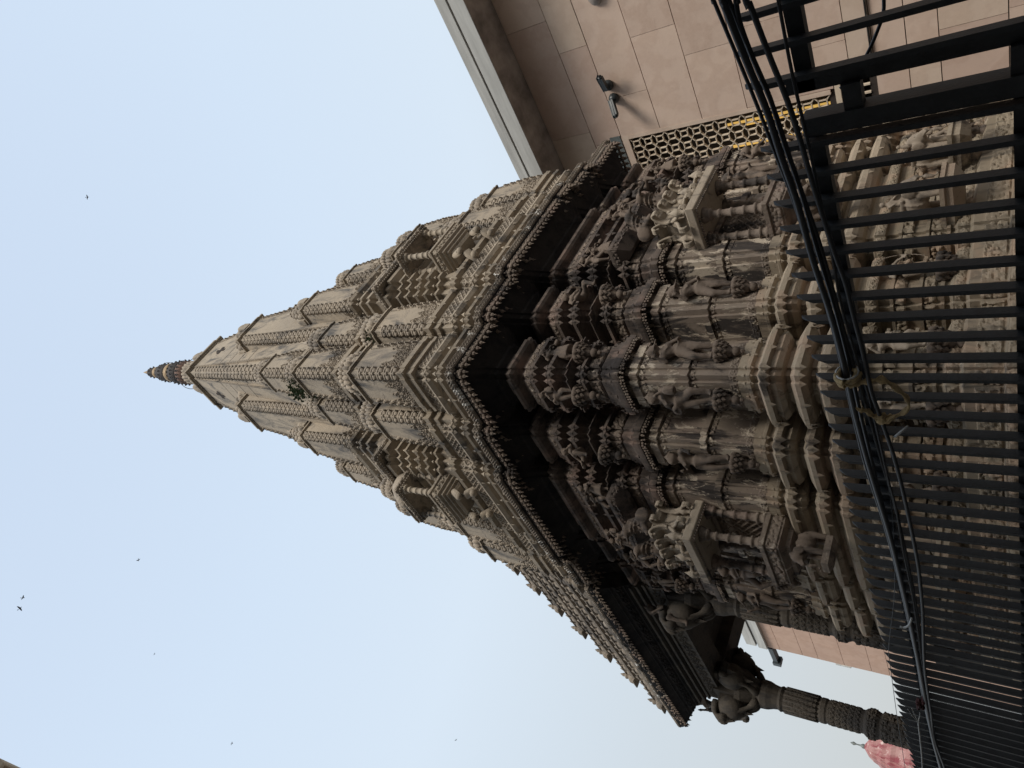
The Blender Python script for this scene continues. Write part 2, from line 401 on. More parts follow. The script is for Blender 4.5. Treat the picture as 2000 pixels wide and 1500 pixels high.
# kapota ledge with fringe
mb = MB(); all_blocks(mb, [(-.05, 3.90), (.07, 3.825), (.095, 3.82), (.10, 3.85), (.10, 3.90), (.05, 3.935), (.04, 3.975), (.04, 4.02)])
for p, t in BL: leafs(mb, p, .10, 3.88, .045, up=True, down=False)
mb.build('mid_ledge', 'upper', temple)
mb = MB()
for p, t in BL:
    for a, b, L, n in edges(p, .085):
        k = max(1, int(L/.042))
        for j in range(k):
            tt = (j+.5)/k; x, y = a[0]+(b[0]-a[0])*tt, a[1]+(b[1]-a[1])*tt
            if visible(x, y): 
                mb.add(SPHL, (x, y, 3.80), (.017, .017, .022), rnd.random()); mb.add(SPHL, (x+rnd.uniform(-.012, .012), y+rnd.uniform(-.012, .012), 3.768), (.013, .013, .017))
mb.build('bead_fringe', 'wall_carved', temple)

# upper wall mouldings
up_prof = [(.03, 3.95), (.03, 4.09), (-.03, 4.11), (-.03, 4.125), (0, 4.13), (0, 4.30), (.065, 4.31), (.06, 4.35), (-.04, 4.37), (-.09, 4.42), (-.08, 4.49), (.045, 4.512), (.045, 4.526), (-.07, 4.54), (-.10, 4.60), (-.08, 4.69), (-.02, 4.725), (.055, 4.74), (.055, 4.785), (-.04, 4.80),
           (-.10, 4.84), (-.08, 4.94), (-.02, 4.975), (.06, 4.99), (.06, 5.035), (-.02, 5.05), (.01, 5.07), (.01, 5.17), (-.07, 5.19), (-.07, 5.28), (.03, 5.31), (.06, 5.34), (.06, 5.385), (-.07, 5.40), (-.08, 5.75)]
up_prof = [(o+(.05 if z > 4.36 else 0), z) for o, z in up_prof]
mb = MB(); all_blocks(mb, up_prof)
for p, t in BL:
    for o, z in ((.055, 4.325), (.10, 4.755), (.105, 5.005)): leafs(mb, p, o, z, .048)
    leafs(mb, p, .04, 4.07, .035, False, True)
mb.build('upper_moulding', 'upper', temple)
mb = MB()
for i, (p, t) in enumerate(BL):
    band(mb, p, .003, 4.135, .003, 4.295, .022, 'blob', 200+i, .012, minlen=.05); band(mb, p, .062, 5.07, .062, 5.16, .02, 'vine', 230+i, .013)
mb.build('upper_carved_band', 'wall_carved', temple)

# eave (chhajja): deep underside, lattice lip, hanging flower fringe
eo = .43
def eave_blocks(mb, prof, dz=0):
    for i, (p, t) in enumerate(BL): mb.loft(p, [(o*(.86 if t == 'K' and i >= 4 else 1), z) for o, z in prof], True, False, dz+.0027*(i % 4)+{'K': 0, 'P': .0013, 'B': .0035}[t])
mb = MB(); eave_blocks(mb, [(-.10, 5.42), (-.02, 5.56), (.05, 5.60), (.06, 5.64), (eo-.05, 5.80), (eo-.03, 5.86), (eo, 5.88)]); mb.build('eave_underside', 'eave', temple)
mb = MB(); eave_blocks(mb, [(eo-.02, 5.875), (eo, 5.88), (eo+.02, 5.89), (eo+.02, 6.0), (eo, 6.01), (eo-.10, 6.02), (.12, 6.07), (.05, 6.10)]); 
for i, (p, t) in enumerate(BL): band(mb, p, eo+.021, 5.895, eo+.021, 5.995, .014, 'lattice', i, .010, lambda x, y: visible(x, y, -.2), .03)
mb.build('eave_lip', 'lip', temple)
mb = MB()
for p, t in BL:
    for a, b, L, n in edges(p, eo-.025):
        if L < .05: continue
        k = max(1, round(L/.098)); tx, ty = (b[0]-a[0])/L, (b[1]-a[1])/L
        for j in range(k):
            tt = (j+.5)/k; x, y = a[0]+(b[0]-a[0])*tt, a[1]+(b[1]-a[1])*tt
            if not visible(x, y, -.1) or rnd.random() < .04: continue
            w_ = rnd.uniform(.85, 1.12)
            mb.add(SPHS, (x-n[0]*.02, y-n[1]*.02, 5.845), (.042*w_, .042*w_, .036), rnd.random())
            for q in (-1, 1): mb.add(SPHS, (x+tx*.03*q, y+ty*.03*q, 5.795), .026*w_, rnd.random())
            mb.add(SPHS, (x+n[0]*.018, y+n[1]*.018, 5.785), .029*w_); mb.add(SPHS, (x-n[0]*.025, y-n[1]*.025, 5.775), .028)
            mb.add(SPHS, (x, y, 5.738), (.027*w_, .027*w_, .028)); mb.add(CONE, (x, y, 5.72), (.016, .016, -.05))
            mb.add(SPHL, (x+tx*.049, y+ty*.049, 5.862), .014)
mb.build('flower_fringe', 'wall_carved', temple)
# seated figures / antefixes above the eave
mb = MB()
for p, t in BL:
    for a, b, L, n in edges(p, eo-.10):
        k = max(1, int(L/.21)) if L > .09 else 0
        for j in range(k):
            tt = (j+.5)/k+rnd.uniform(-.06, .06); x, y = a[0]+(b[0]-a[0])*tt, a[1]+(b[1]-a[1])*tt
            if not visible(x, y, -.1) or rnd.random() < .15: continue
            s = rnd.uniform(.6, .9)
            mb.add(SPHS, (x, y, 6.06), (.05*s, .05*s, .06*s), smooth=True); mb.add(SPHS, (x+n[0]*.02, y+n[1]*.02, 6.06+.075*s), (.034*s, .034*s, .038*s), smooth=True)
            mb.add(CONE, (x, y, 6.06+.10*s), (.02, .02, .04)); 
            for q in (-1, 1): mb.add(SPHL, (x+n[0]*.035-n[1]*.04*q*s, y+n[1]*.035+n[0]*.04*q*s, 6.035), (.022, .022, .02))
mb.build('eave_ornament', 'lip', temple)

# tower base above the eave
tb_prof = [(.10, 6.02), (.10, 6.16), (-.03, 6.18), (-.05, 6.24), (-.02, 6.31), (.14, 6.335), (.24, 6.37), (.25, 6.41), (.20, 6.45), (.05, 6.47), (-.01, 6.53), (.04, 6.61), (.16, 6.645), (.20, 6.70), (.19, 6.74), (.13, 6.77), (.15, 6.955), (.16, 6.975), (.0, 6.99),
           (-.05, 7.03), (-.02, 7.085), (.10, 7.10), (.16, 7.12), (.17, 7.18), (.10, 7.20), (.05, 7.26)]
mb = MB()
for i, (p, t) in enumerate(BL): mb.loft(p, tb_prof, True, True, .0021*(i % 5)+{'K': 0, 'P': .001, 'B': .003}[t])
mb.loft(CORE, [(o, z-.008) for o, z in tb_prof])
for p, t in BL:
    for o, z, s in ((.245, 6.395, .05), (.19, 6.70, .045), (.165, 7.15, .045)): leafs(mb, p, o, z, s)
mb.build('tower_base', 'tower', temple)
mb = MB()
for i, (p, t) in enumerate(BL): band(mb, p, .135, 6.775, .155, 6.95, .016, 'lattice', i, .010)
mb.build('lattice_band', 'tower_carved', temple)

# ------------------------------------------------------------------ spires
HOOD = None
def hood():
    # domed scallop facing +x (local), unit size, under a curved rim
    mb = MB(); pts = [(.25, math.cos(a)*.82, math.sin(a)*.85+.05) for a in np.linspace(-.5, PI+.5, 8)]
    mb.tube(pts, [.12, .18, .22, .24, .24, .22, .18, .12], 5); mb.add(SPH, (0, 0, 0), (.55, .95, .85), smooth=True); mb.add(SPHS, (.5, 0, .05), (.22, .3, .34), smooth=True)
    return np.concatenate(mb.v), mb.f
HOOD = hood()
def sqn(w, z, n=.19, d=.035):
    """square with stepped corners: corner band width n*w, recessed"""
    a = w-w*n*1.6; b = w-w*d; pts = []
    for k in range(4):
        for x, y in ((-a, -w), (a, -w), (a, -b), (b, -b), (b, -a)):
            for _ in range(k): x, y = -y, x
            pts.append((x, y, z))
    # order CCW
    pts.sort(key=lambda q: math.atan2(q[1], q[0])); return pts
def spire(zs, ws, hood_s=.10, bead=.035, scroll=.5, faces=(0, 3), corners=(0, 1, 2, 3)):
    body = MB(); orn = MB()
    fw = lambda z: float(np.interp(z, zs, ws))
    Z = np.linspace(zs[0], zs[-1], max(6, len(zs)))
    body.loops([sqn(fw(z), z) for z in Z], True, True)
    z0, z1 = zs[0], zs[-1]
    for k in corners:
        a = PI/4+PI/2*k; dx, dy = math.cos(a), math.sin(a)
        z = z0+hood_s*.8
        while z < z1-hood_s*.9:
            w = fw(z); r = (w-w*.035)*math.sqrt(2)-hood_s*.42; s = hood_s*(.55+.45*w/ws[0])
            orn.add(HOOD, (dx*r, dy*r, z), (s*.8, s*.95, s*.62), a, smooth=True); z += s*1.22
        # beads both sides of the corner band
        for sg in (-1, 1):
            z = z0+bead
            while z < z1-bead:
                w = fw(z); e = w-w*.19*1.6; 
                x, y = (e-bead*.3, w) if sg > 0 else (w, e-bead*.3)
                # corner 0 is (+,+); rotate
                for _ in range(k): x, y = -y, x
                orn.add(SPHL, (x, y, z), bead*.46, smooth=True); z += bead*1.05
    for k in faces:
        # k=0 -> -Y face, 3 -> -X face
        za, zb = z0+.02, z0+(z1-z0)*scroll; wa, wb = fw(za), fw(zb); ea, eb = wa*.68, wb*.68
        q = [(-ea, -wa, za), (ea, -wa, za), (eb, -wb, zb), (-eb, -wb, zb)]
        def r(p, k): 
            x, y, z = p
            for _ in range(k): x, y = -y, x
            return (x, y, z)
        relief(orn, *[r(p, k) for p in q], .03*min(1, wa*2.4), 'scroll', k+int(wa*50), .013)
    # top mouldings
    w = ws[-1]
    for o, h0, h1 in ((1.05, 0, .025), (1.13, .025, .065), (.98, .065, .10), (.74, .10, .17)):
        body.loops([sqn(w*o, z1+h0*w*2.4-.002), sqn(w*o, z1+h1*w*2.4)], True, True)
    return body, orn
def amal(r, h, n=24):
    mb = MB()
    mb.lathe([(r*.6, -.3*h), (r*.6, 0), (r*.9, .03*h), (r*1.02, .2*h), (r*1.02, .42*h), (r*.9, .58*h), (r*.66, .62*h), (r*.84, .68*h), (r*.88, .86*h), (r*.78, 1.04*h), (r*.45, 1.12*h), (r*.3, 1.2*h)], n=n*4, lobes=n, depth=.17)
    return mb
def tabs(mb, w, z, h, r0=.25):
    for k in range(4):
        a = PI/2*k; c, s = math.cos(a), math.sin(a)
        # rounded tab standing on each face centre
        mb.add(SPHB, (c*w*.94, s*w*.94, z+h*.9), (w*.10, w*r0, h*.7), a, smooth=True); mb.add(BOX, (c*w*.94, s*w*.94, z+h*.45), (w*.17, w*r0*1.8, h*.9), a)
def kalash(r, n=10):
    mb = MB(); mb.lathe([(r*.5, -.2*r), (r*.9, .25*r), (r*1.0, .6*r), (r*.75, 1.1*r), (r*.35, 1.35*r), (r*.6, 1.5*r), (r*.6, 1.65*r), (r*.3, 1.85*r), (r*.42, 2.1*r), (r*.25, 2.4*r), (0.02, 3.3*r)], n=n)
    for i in range(8): 
        a = PI/4*i; mb.add(CONE, (math.cos(a)*r*.6, math.sin(a)*r*.6, 1.55*r), (r*.15, r*.15, r*.4), a)
    return mb
def put_spire(name, B, O, A, K, x, y, amz, kz, first=None, scale=(1, 1, 1)):
    """body > ornament, amalaka, finial; shares meshes"""
    o = link(name, B, temple, (x, y, 0)); 
    c = link('corner_ornament', O, o)
    if A: link('ribbed_disc', A, o, (0, 0, amz))
    if K: link('finial', K, o, (0, 0, kz))
    return o
def rot4(x, y, k):
    for _ in range(k): x, y = C0-(y-C0), C0+(x-C0)
    return x, y
# corner spirelets, three storeys
for (zb, zt, wb, wt, c) in ((7.20, 8.30, .36, .315, 5.19), (9.22, 10.35, .345, .29, 5.50), (11.32, 12.35, .33, .26, 5.93)):
    zs = [zb, zb+(zt-zb)*.35, zb+(zt-zb)*.7, zt]; ws = [wb, wb*.99, wb-(wb-wt)*.55, wt]
    b, o = spire(zs, ws, .125, .034, .66, (0, 1, 2, 3))
    tabs(b, wt, zt+.06, .10, .18)
    # sub-base mouldings under the next storey
    for q, (ww, z0, z1) in enumerate(((wb*1.10, zb-.10, zb-.02), (wb*.93, zb-.23, zb-.10), (wb*1.08, zb-.28, zb-.23), (wb*.86, zb-.40, zb-.28))):
        b.loops([sqn(ww, z0), sqn(ww*1.02, z1)], True, True)
    for k in range(4):
        a = PI/4+PI/2*k; rr = wb*1.06*1.36; b.add(CONE, (math.cos(a)*rr, math.sin(a)*rr, zb-.05), (.03, .04, -.08), a)
    Bm = mesh_of(b, 'corner_spirelet', 'tower'); Om = mesh_of(o, 'corner_ornament', 'tower_carved'); Am = mesh_of(amal(wt*1.0, .34), 'ribbed_disc', 'tower_carved')
    for k in range(4):
        x, y = rot4(c, c, k); put_spire('corner_spirelet', Bm, Om, Am, None, x, y, zt+.16*wt*2.4+.04, 0)
    mb = MB(); 
# side spirelets, two storeys
for (zb, zt, wb, wt, c, d) in ((7.22, 8.42, .34, .29, 6.03, 5.10), (9.16, 10.22, .31, .25, 6.16, 5.36)):
    zs = [zb, zb+(zt-zb)*.35, zb+(zt-zb)*.7, zt]; ws = [wb, wb*.99, wb-(wb-wt)*.55, wt]
    b, o = spire(zs, ws, .12, .034, .6, (0, 1, 2, 3)); tabs(b, wt, zt+.06, .10, .18)
    for q, (ww, z0, z1) in enumerate(((wb*1.10, zb-.10, zb-.02), (wb*.93, zb-.23, zb-.10), (wb*1.08, zb-.28, zb-.22), (wb*.95, zb-.5, zb-.28))): b.loops([sqn(ww, z0), sqn(ww*1.02, z1)], True, True)
    Bm = mesh_of(b, 'side_spirelet', 'tower'); Om = mesh_of(o, 'corner_ornament', 'tower_carved'); Am = mesh_of(amal(wt*1.0, .36), 'ribbed_disc', 'tower_carved'); Km = mesh_of(kalash(.12), 'finial', 'tower_carved')
    for k in range(4):
        for m in (0, 1):
            x, y = rot4(c if not m else 2*C0-c, d, k); put_spire('side_spirelet', Bm, Om, Am, Km, x, y, zt+.16*wt*2.4+.03, zt+.16*wt*2.4+.42)
# half spires on each face
for (nm, zs, ws, d, hs, bd) in (('large_half_spire', [10.1, 11.1, 12.2, 13.6, 14.85], [.84, .76, .66, .54, .43], 6.33, .17, .05), ('small_half_spire', [10.35, 11.0, 11.6, 12.05], [.40, .38, .345, .30], 5.60, .125, .036)):
    b, o = spire(zs, ws, hs, bd, .16 if 'large' in nm else .3, (0, 3))
    wt, zt = ws[-1], zs[-1]; tabs(b, wt*1.1, zt+.12, .24 if 'large' in nm else .17)
    Bm = mesh_of(b, nm, 'tower'); Om = mesh_of(o, 'corner_ornament', 'tower_carved'); Am = mesh_of(amal(wt*(.95 if 'large' in nm else 1.0), .45 if 'large' in nm else .34, 16), 'ribbed_disc', 'tower_carved'); Km = mesh_of(kalash(.13), 'finial', 'tower_carved')
    for k in range(4):
        x, y = rot4(C0, d, k); put_spire(nm, Bm, Om, Am, Km, x, y, zt+.16*wt*2.4+.03, zt+.16*wt*2.4+.55)
# main spire
zs = [7.1, 9.3, 11.3, 13.4, 15.0, 16.6, 17.95]; ws = [2.06, 1.98, 1.74, 1.42, 1.14, .87, .66]
b, o = spire(zs, ws, .24, .062, .02, ())
for k in range(4):
    for q in (-1, 1):
        def face(u, w, z):
            x, y = u, -w-.004
            for _ in range(k): x, y = -y, x
            return x, y, z
        # cross-shaped vent, solid dark boxes for its shaded openings, and string courses
        for dx, dz in ((0, 0), (-.1, 0), (.1, 0), (0, .16), (0, -.16)):
            if q > 0:
                z = 17.0+dz; w = float(np.interp(z, zs, ws)); p = face(dx*.9, w-.01, z); b.cur = 1
                b.add(BOX, p, (.075, .05, .11) if k % 2 == 0 else (.05, .075, .11)); b.cur = 0
b2 = link('main_spire', mesh_of(b, 'main_spire', ['tower', 'joint']), temple, (C0, C0, 0)); link('corner_ornament', mesh_of(o, 'corner_ornament', 'tower_carved'), b2)
mb = MB()
for z in (14.3, 14.9, 15.5, 16.1):
    w = float(np.interp(z, zs, ws)); 
    mb.loops([sqn(w+.004, z), sqn(w+.006, z+.012)], False)
mb.build('course_joint', 'joint', b2)
mb = MB(); tabs(mb, .66, 18.02, .36, .24); 
for k in range(4):
    a = PI/4+PI/2*k
    mb.add(SPH, (math.cos(a)*.62, math.sin(a)*.62, 18.2), (.13, .13, .13), smooth=True)
mb.build('crown_tabs', 'tower_carved', b2)
cd = MB(); cd.lathe([(0.279, 18.2), (0.279, 18.5), (0.347, 18.6), (0.397, 18.8), (0.397, 18.95), (0.335, 19.15), (0.260, 19.25), (0.310, 19.35), (0.322, 19.5), (0.248, 19.62)], (C0, C0, 0), 96, 20, .16); cd.build('crowning_disc', 'tower_carved', temple)
# crowning kalasha
mb = MB(); X = (C0, C0, 0)
mb.cur = 0; mb.lathe([(0.248, 19.55), (0.341, 19.7), (0.347, 19.85), (0.291, 19.95)], X, 24)
mb.cur = 1; mb.lathe([(0.279, 19.93), (0.329, 20.05), (0.322, 20.3), (0.260, 20.5)], X, 24)
mb.cur = 2; mb.lathe([(0.248, 20.48), (0.279, 20.55), (0.273, 20.68), (0.223, 20.72)], X, 24)
mb.cur = 1; mb.lathe([(0.217, 20.7), (0.260, 20.85), (0.248, 21.2), (0.174, 21.4)], X, 24)
mb.cur = 2; mb.lathe([(0.167, 21.38), (0.186, 21.45), (0.174, 21.55), (0.124, 21.58)], X, 20)
mb.cur = 1; mb.lathe([(0.124, 21.56), (0.155, 21.7), (0.136, 21.95), (0.074, 22.05)], X, 16)
mb.cur = 2; mb.lathe([(0.062, 22.04), (0.068, 22.1), (0.006, 22.45)], X, 10)
mb.cur = 1
for z, r, n in ((19.78, .35, 20), (20.15, .33, 20), (20.38, .30, 18), (20.98, .26, 16), (21.2, .22, 14), (21.78, .15, 10)):
    for i in range(n): 
        a = 2*PI*i/n+z; mb.add(CONE, (C0+math.cos(a)*r, C0+math.sin(a)*r, z), (.035, .035, -.11), a); mb.add(SPHL, (C0+math.cos(a)*(r+.015), C0+math.sin(a)*(r+.015), z), .028)
mb.build('crown_finial', ['finialred', 'finialdark', 'gold'], temple)
mb = MB()
for a0 in (PI*.75, -PI*.25, PI*.2):
    pts = [(C0+math.cos(a0+.35*math.sin(t*4))*(.44+.07*math.sin(t*9)-.25*t), C0+math.sin(a0+.35*math.sin(t*4))*(.44+.07*math.sin(t*9)-.25*t), 19.2+2.0*t) for t in np.linspace(0, 1, 16)]
    mb.tube(pts, .010, 5)
mb.build('finial_wire', 'cable', temple)

# ------------------------------------------------------------------ sculpted figures (one continuous surface by voxel remesh)
def capsule(mb, p, q, r0, r1, n=8):
    p, q = Vector(p), Vector(q); d = (q-p)
    mb.add(SPHB if max(r0, r1) > .12 else SPH, p, r0); mb.add(SPHB if max(r0, r1) > .12 else SPH, q, r1)
    if d.length > 1e-4: mb.tube([p, q], [r0, r1], 10)
def sculpt(name, fn, mat, vox=.018, smooth=3):
    mb = MB(); fn(mb)
    me = mesh_of(mb, name, mat); o = bpy.data.objects.new(name+'_tmp', me); COL.objects.link(o)
    r = o.modifiers.new('r', 'REMESH'); r.mode = 'VOXEL'; r.voxel_size = vox; r.use_smooth_shade = True
    if smooth: s = o.modifiers.new('s', 'SMOOTH'); s.factor = .5; s.iterations = smooth
    dg = bpy.context.evaluated_depsgraph_get(); dg.update()
    out = bpy.data.meshes.new_from_object(o.evaluated_get(dg)); out.name = name
    if not out.materials: out.materials.append(M[mat])
    bpy.data.objects.remove(o)
    return out
def human(mb, arms, legs, hip=(.04, 0), crown=True, extra=None, skirt=False):
    """1 unit tall, facing -Y. arms: ((elbow, hand) left, (elbow, hand) right)"""
    hx, hz = hip[0], .50
    capsule(mb, (hx-.05, 0, hz), (hx+.05, 0, hz), .075, .075)                 # pelvis
    capsule(mb, (hx, 0, hz+.04), (0, 0, hz+.15), .065, .06)                   # waist
    capsule(mb, (-.06, 0, .72), (.06, 0, .72), .07, .07); capsule(mb, (0, 0, .66), (0, 0, .74), .075, .07)
    capsule(mb, (0, -.005, .78), (0, -.01, .83), .033, .033)
    mb.add(SPHB, (0, -.02, .895), (.074, .08, .086)); mb.add(SPH, (0, -.10, .885), (.016, .02, .022)); mb.add(SPH, (0, -.06, .85), (.03, .02, .02))
    for s in (-1, 1): mb.add(SPH, (s*.068, -.005, .885), (.016, .02, .035)); mb.add(SPH, (s*.026, -.072, .90), (.014, .01, .01))
    if crown:
        mb.add(SPHB, (0, .0, .95), (.086, .085, .035)); mb.add(CONE, (0, 0, .95), (.06, .06, .12)); mb.add(SPH, (0, .01, .975), (.045, .045, .05))
        for s in (-1, 0, 1): mb.add(CONE, (s*.04, -.05, .95), (.015, .012, .05))
    for s, (el, ha) in zip((-1, 1), arms):
        sh = (s*.115, 0, .745); mb.add(SPH, sh, .045)
        capsule(mb, sh, el, .036, .03); capsule(mb, el, ha, .028, .02)
        hv = Vector(ha); d = (hv-Vector(el)).normalized(); mb.add(SPH, hv+d*.02, (.024, .02, .024))
        for t in range(4): capsule(mb, hv+d*.02+Vector((0, 0, (t-1.5)*.011)), hv+d*.062+Vector((0, -.006*t, (t-1.5)*.013)), .008, .006)
        mb.tube([Vector(ha)*1.0+Vector((.03*math.cos(a), .03*math.sin(a), -.02)) for a in np.linspace(0, 2*PI, 9)], .008, 5)
    for s, (kn, an) in zip((-1, 1), legs):
        capsule(mb, (hx+s*.05, 0, hz-.02), kn, .068, .048); capsule(mb, kn, an, .045, .028)
        capsule(mb, an, (an[0]+s*.02, an[1]-.07, an[2]-.02), .026, .02)
        mb.tube([(an[0]+.035*math.cos(a), an[1]+.035*math.sin(a), an[2]+.02) for a in np.linspace(0, 2*PI, 9)], .009, 5)
    if skirt:
        mb.lathe([(.03, .60), (.105, .5), (.12, .40), (.15, .22), (.15, .20)], (hx, 0, 0), 14)
        for i in range(12): a = 2*PI*i/12; mb.tube([(hx+.1*math.cos(a), .1*math.sin(a), .5), (hx+.155*math.cos(a), .155*math.sin(a), .2)], .012, 4)
    mb.tube([(hx+.09*math.cos(a), .085*math.sin(a), hz+.045) for a in np.linspace(0, 2*PI, 12)], .014, 5)
    mb.tube([(.05*math.cos(a), -.045+.05*math.sin(a)*.6-.02, .74+.07*math.sin(a)) for a in np.linspace(PI, 2*PI, 8)], .010, 5)
    if extra: extra(mb)
ST = (((-.09, -.02, .27), (-.06, .01, .04)), ((.07, -.02, .27), (.09, .01, .04)))
def ex_flute(mb): mb.tube([(-.22, -.12, .80), (.10, -.13, .875)], .016, 6)
def ex_ring(mb):
    for c in ((-.10, -.10, .55),): mb.tube([(c[0]+.06*math.cos(a), c[1], c[2]+.06*math.sin(a)) for a in np.linspace(0, 2*PI, 14)], .02, 6)
    mb.lathe([(.05, 0), (.06, .08), (.05, .16)], (.17, -.05, .50), 12)
def ex_bow(mb): mb.tube([(.20+.07*math.sin(t*PI), -.09, .95-.75*t) for t in np.linspace(0, 1, 10)], .014, 6)
def ex_veena(mb): mb.tube([(-.22, -.10, .93), (.16, -.12, .60)], .014, 6); mb.add(SPHB, (.16, -.12, .58), .06)
FIG = {}
FIG['flute'] = sculpt('carved_figure', lambda m: human(m, [((-.19, -.03, .62), (-.18, -.13, .78)), ((.19, -.03, .60), (.10, -.12, .55))], ST, (.05, 0), extra=ex_flute), 'figure')
FIG['ring'] = sculpt('carved_figure', lambda m: human(m, [((-.20, .0, .64), (-.10, -.10, .58)), ((.17, -.02, .62), (.12, -.10, .80))], (((-.03, -.02, .27), (.0, .01, .04)), ((.14, -.02, .29), (.10, .01, .04))), (-.03, 0), extra=ex_ring), 'figure')
FIG['bow'] = sculpt('carved_figure', lambda m: human(m, [((-.20, -.04, .66), (-.10, -.12, .74)), ((.20, -.03, .68), (.22, -.09, .56))], ST, (-.03, 0), extra=ex_bow), 'figure')
FIG['dance'] = sculpt('carved_figure', lambda m: human(m, [((-.22, -.02, .72), (-.17, -.09, .88)), ((.22, -.02, .66), (.12, -.1, .60))], (((-.14, -.08, .30), (-.05, -.02, .06)), ((.16, -.08, .32), (.16, .01, .05))), (0, 0)), 'figure')
FIG['skirt'] = sculpt('carved_figure', lambda m: human(m, [((-.20, -.03, .62), (-.14, -.11, .76)), ((.19, -.03, .62), (.08, -.12, .68))], ST, (.03, 0), skirt=True, extra=ex_veena), 'figure')
FIG['sit'] = sculpt('carved_figure', lambda m: human(m, [((-.20, -.04, .62), (-.16, -.14, .50)), ((.20, -.03, .64), (.14, -.12, .80))], (((-.20, -.16, .48), (-.04, -.20, .42)), ((.18, -.18, .50), (.14, -.16, .22))), (0, 0)), 'figure')
def pedestal_mesh():
    mb = MB(); mb.lathe([(.02, -.34), (.055, -.31), (.07, -.26), (.04, -.22), (.075, -.20), (.08, -.16), (.10, -.13), (.15, -.05), (.165, 0.0), (.12, .015)], n=20)
    for row, (r, z, k) in enumerate(((.15, -.03, 11), (.13, -.08, 10), (.10, -.13, 8))):
        for i in range(k):
            a = 2*PI*(i+.5*row)/k; mb.add(SPHS, (r*math.cos(a), r*math.sin(a), z), (.022, .045, .042), a, smooth=True); mb.add(CONE, (r*1.1*math.cos(a), r*1.1*math.sin(a), z-.02), (.015, .025, -.035), a)
    mb.add(SPHS, (0, 0, -.36), .035)
    return mesh_of(mb, 'lotus_pedestal', 'figure')
PED = pedestal_mesh()
def put_fig(kind, x, y, z, h, rz=0, ped=True, mat=None, pscale=None):
    me = FIG[kind]
    if mat:
        key = (kind, mat)
        if key not in FIG: m2 = me.copy(); m2.materials.clear(); m2.materials.append(M[mat]); FIG[key] = m2
        me = FIG[key]
    o = link('carved_figure', me, temple, (x, y, z), rz); o.scale = (h*1.28, h*1.1, h)
    if ped:
        p = link('lotus_pedestal', PED, o); s = (pscale or .76); p.scale = (s/1.28/h, s/1.1/h, s/h*1.0)
    return o
RZ = {0: 0, 1: -PI/2}
def facefig(kind, sidex, s, d, z, h, **k):
    # right facade (normal -Y): x=s, y=d ; left facade (normal -X): x=d, y=s  facing -X
    if sidex == 'R': put_fig(kind, s, d, z, h, 0, **k)
    else: put_fig(kind, d, s, z, h, -PI/2, **k)
facefig('flute', 'R', 5.29, 4.93, 2.76, .80); facefig('ring', 'L', 5.29, 4.93, 2.76, .80)
facefig('flute', 'R', 6.18, 4.79, 2.76, .80); facefig('bow', 'L', 6.18, 4.79, 2.76, .80)
facefig('skirt', 'R', 5.29, 4.92, 4.48, .56, pscale=.82); facefig('ring', 'L', 5.27, 4.92, 4.48, .56, pscale=.82)
facefig('sit', 'R', 6.18, 4.76, 4.42, .62, pscale=.82); facefig('sit', 'L', 6.18, 4.76, 4.42, .62, pscale=.82)
facefig('flute', 'R', 8.62, 4.79, 2.76, .80); facefig('dance', 'L', 8.62, 4.79, 2.76, .80)
facefig('sit', 'R', 8.62, 4.76, 4.42, .62, pscale=.82); facefig('dance', 'L', 8.62, 4.76, 4.42, .62, pscale=.82)
facefig('dance', 'R', 9.52, 4.92, 2.76, .80); facefig('flute', 'L', 9.52, 4.92, 2.76, .80)
facefig('skirt', 'R', 9.52, 4.92, 4.48, .56, pscale=.82); facefig('bow', 'L', 9.52, 4.92, 4.48, .56, pscale=.82)
for i, (s, d) in enumerate(((5.28, 4.86), (6.18, 4.72), (8.62, 4.72), (9.52, 4.86))):
    facefig(('dance', 'bow', 'ring', 'flute')[i], 'R', s, d, .80, .52, mat='figure_pale', pscale=.9); facefig(('bow', 'dance', 'flute', 'ring')[i], 'L', s, d, .80, .52, mat='figure_pale', pscale=.9)
for i, s in enumerate((6.78, 7.0, 7.8, 8.02)):
    facefig(('dance', 'skirt', 'flute', 'ring')[i], 'R', s, 4.62, 4.48, .50, ped=False); facefig(('skirt', 'dance', 'ring', 'flute')[i], 'L', s, 4.62, 4.48, .50, ped=False)
# elephants
def elephant(mb, rider=True):
    mb.add(SPHB, (0, 0, .42), (.17, .33, .20)); mb.add(SPHB, (0, -.34, .52), (.13, .15, .16)); mb.add(SPH, (-.05, -.34, .64), .06); mb.add(SPH, (.05, -.34, .64), .06)
    for s in (-1, 1):
        for y in (-.2, .2): capsule(mb, (s*.10, y, .34), (s*.10, y-.01, .04), .075, .06)
        mb.add(SPHB, (s*.15, -.28, .50), (.025, .10, .13)); capsule(mb, (s*.05, -.44, .42), (s*.06, -.56, .36), .02, .01)
    mb.tube([(0, -.44, .50), (0, -.52, .38), (0, -.53, .24), (0, -.50, .12), (0, -.54, .04), (0, -.60, .06)], [.06, .055, .045, .035, .028, .02], 8)
    mb.tube([(0, .32, .5), (0, .37, .3)], .015, 5)
    mb.tube([(.18*math.cos(a), -.02, .42+.21*math.sin(a)) for a in np.linspace(0, 2*PI, 18)], .014, 5); mb.tube([(.17*math.cos(a), .16, .42+.2*math.sin(a)) for a in np.linspace(0, 2*PI, 18)], .014, 5)
    if rider:
        mb.box(-.13, .13, -.13, .18, .60, .66); capsule(mb, (0, 0, .68), (0, 0, .84), .07, .065); mb.add(SPH, (0, -.01, .96), .06); capsule(mb, (-.09, 0, .84), (-.12, -.1, .72), .03, .02); capsule(mb, (.09, 0, .84), (.12, -.1, .74), .03, .02)
        capsule(mb, (0, -.24, .68), (0, -.24, .78), .05, .045); mb.add(SPH, (0, -.25, .86), .045)
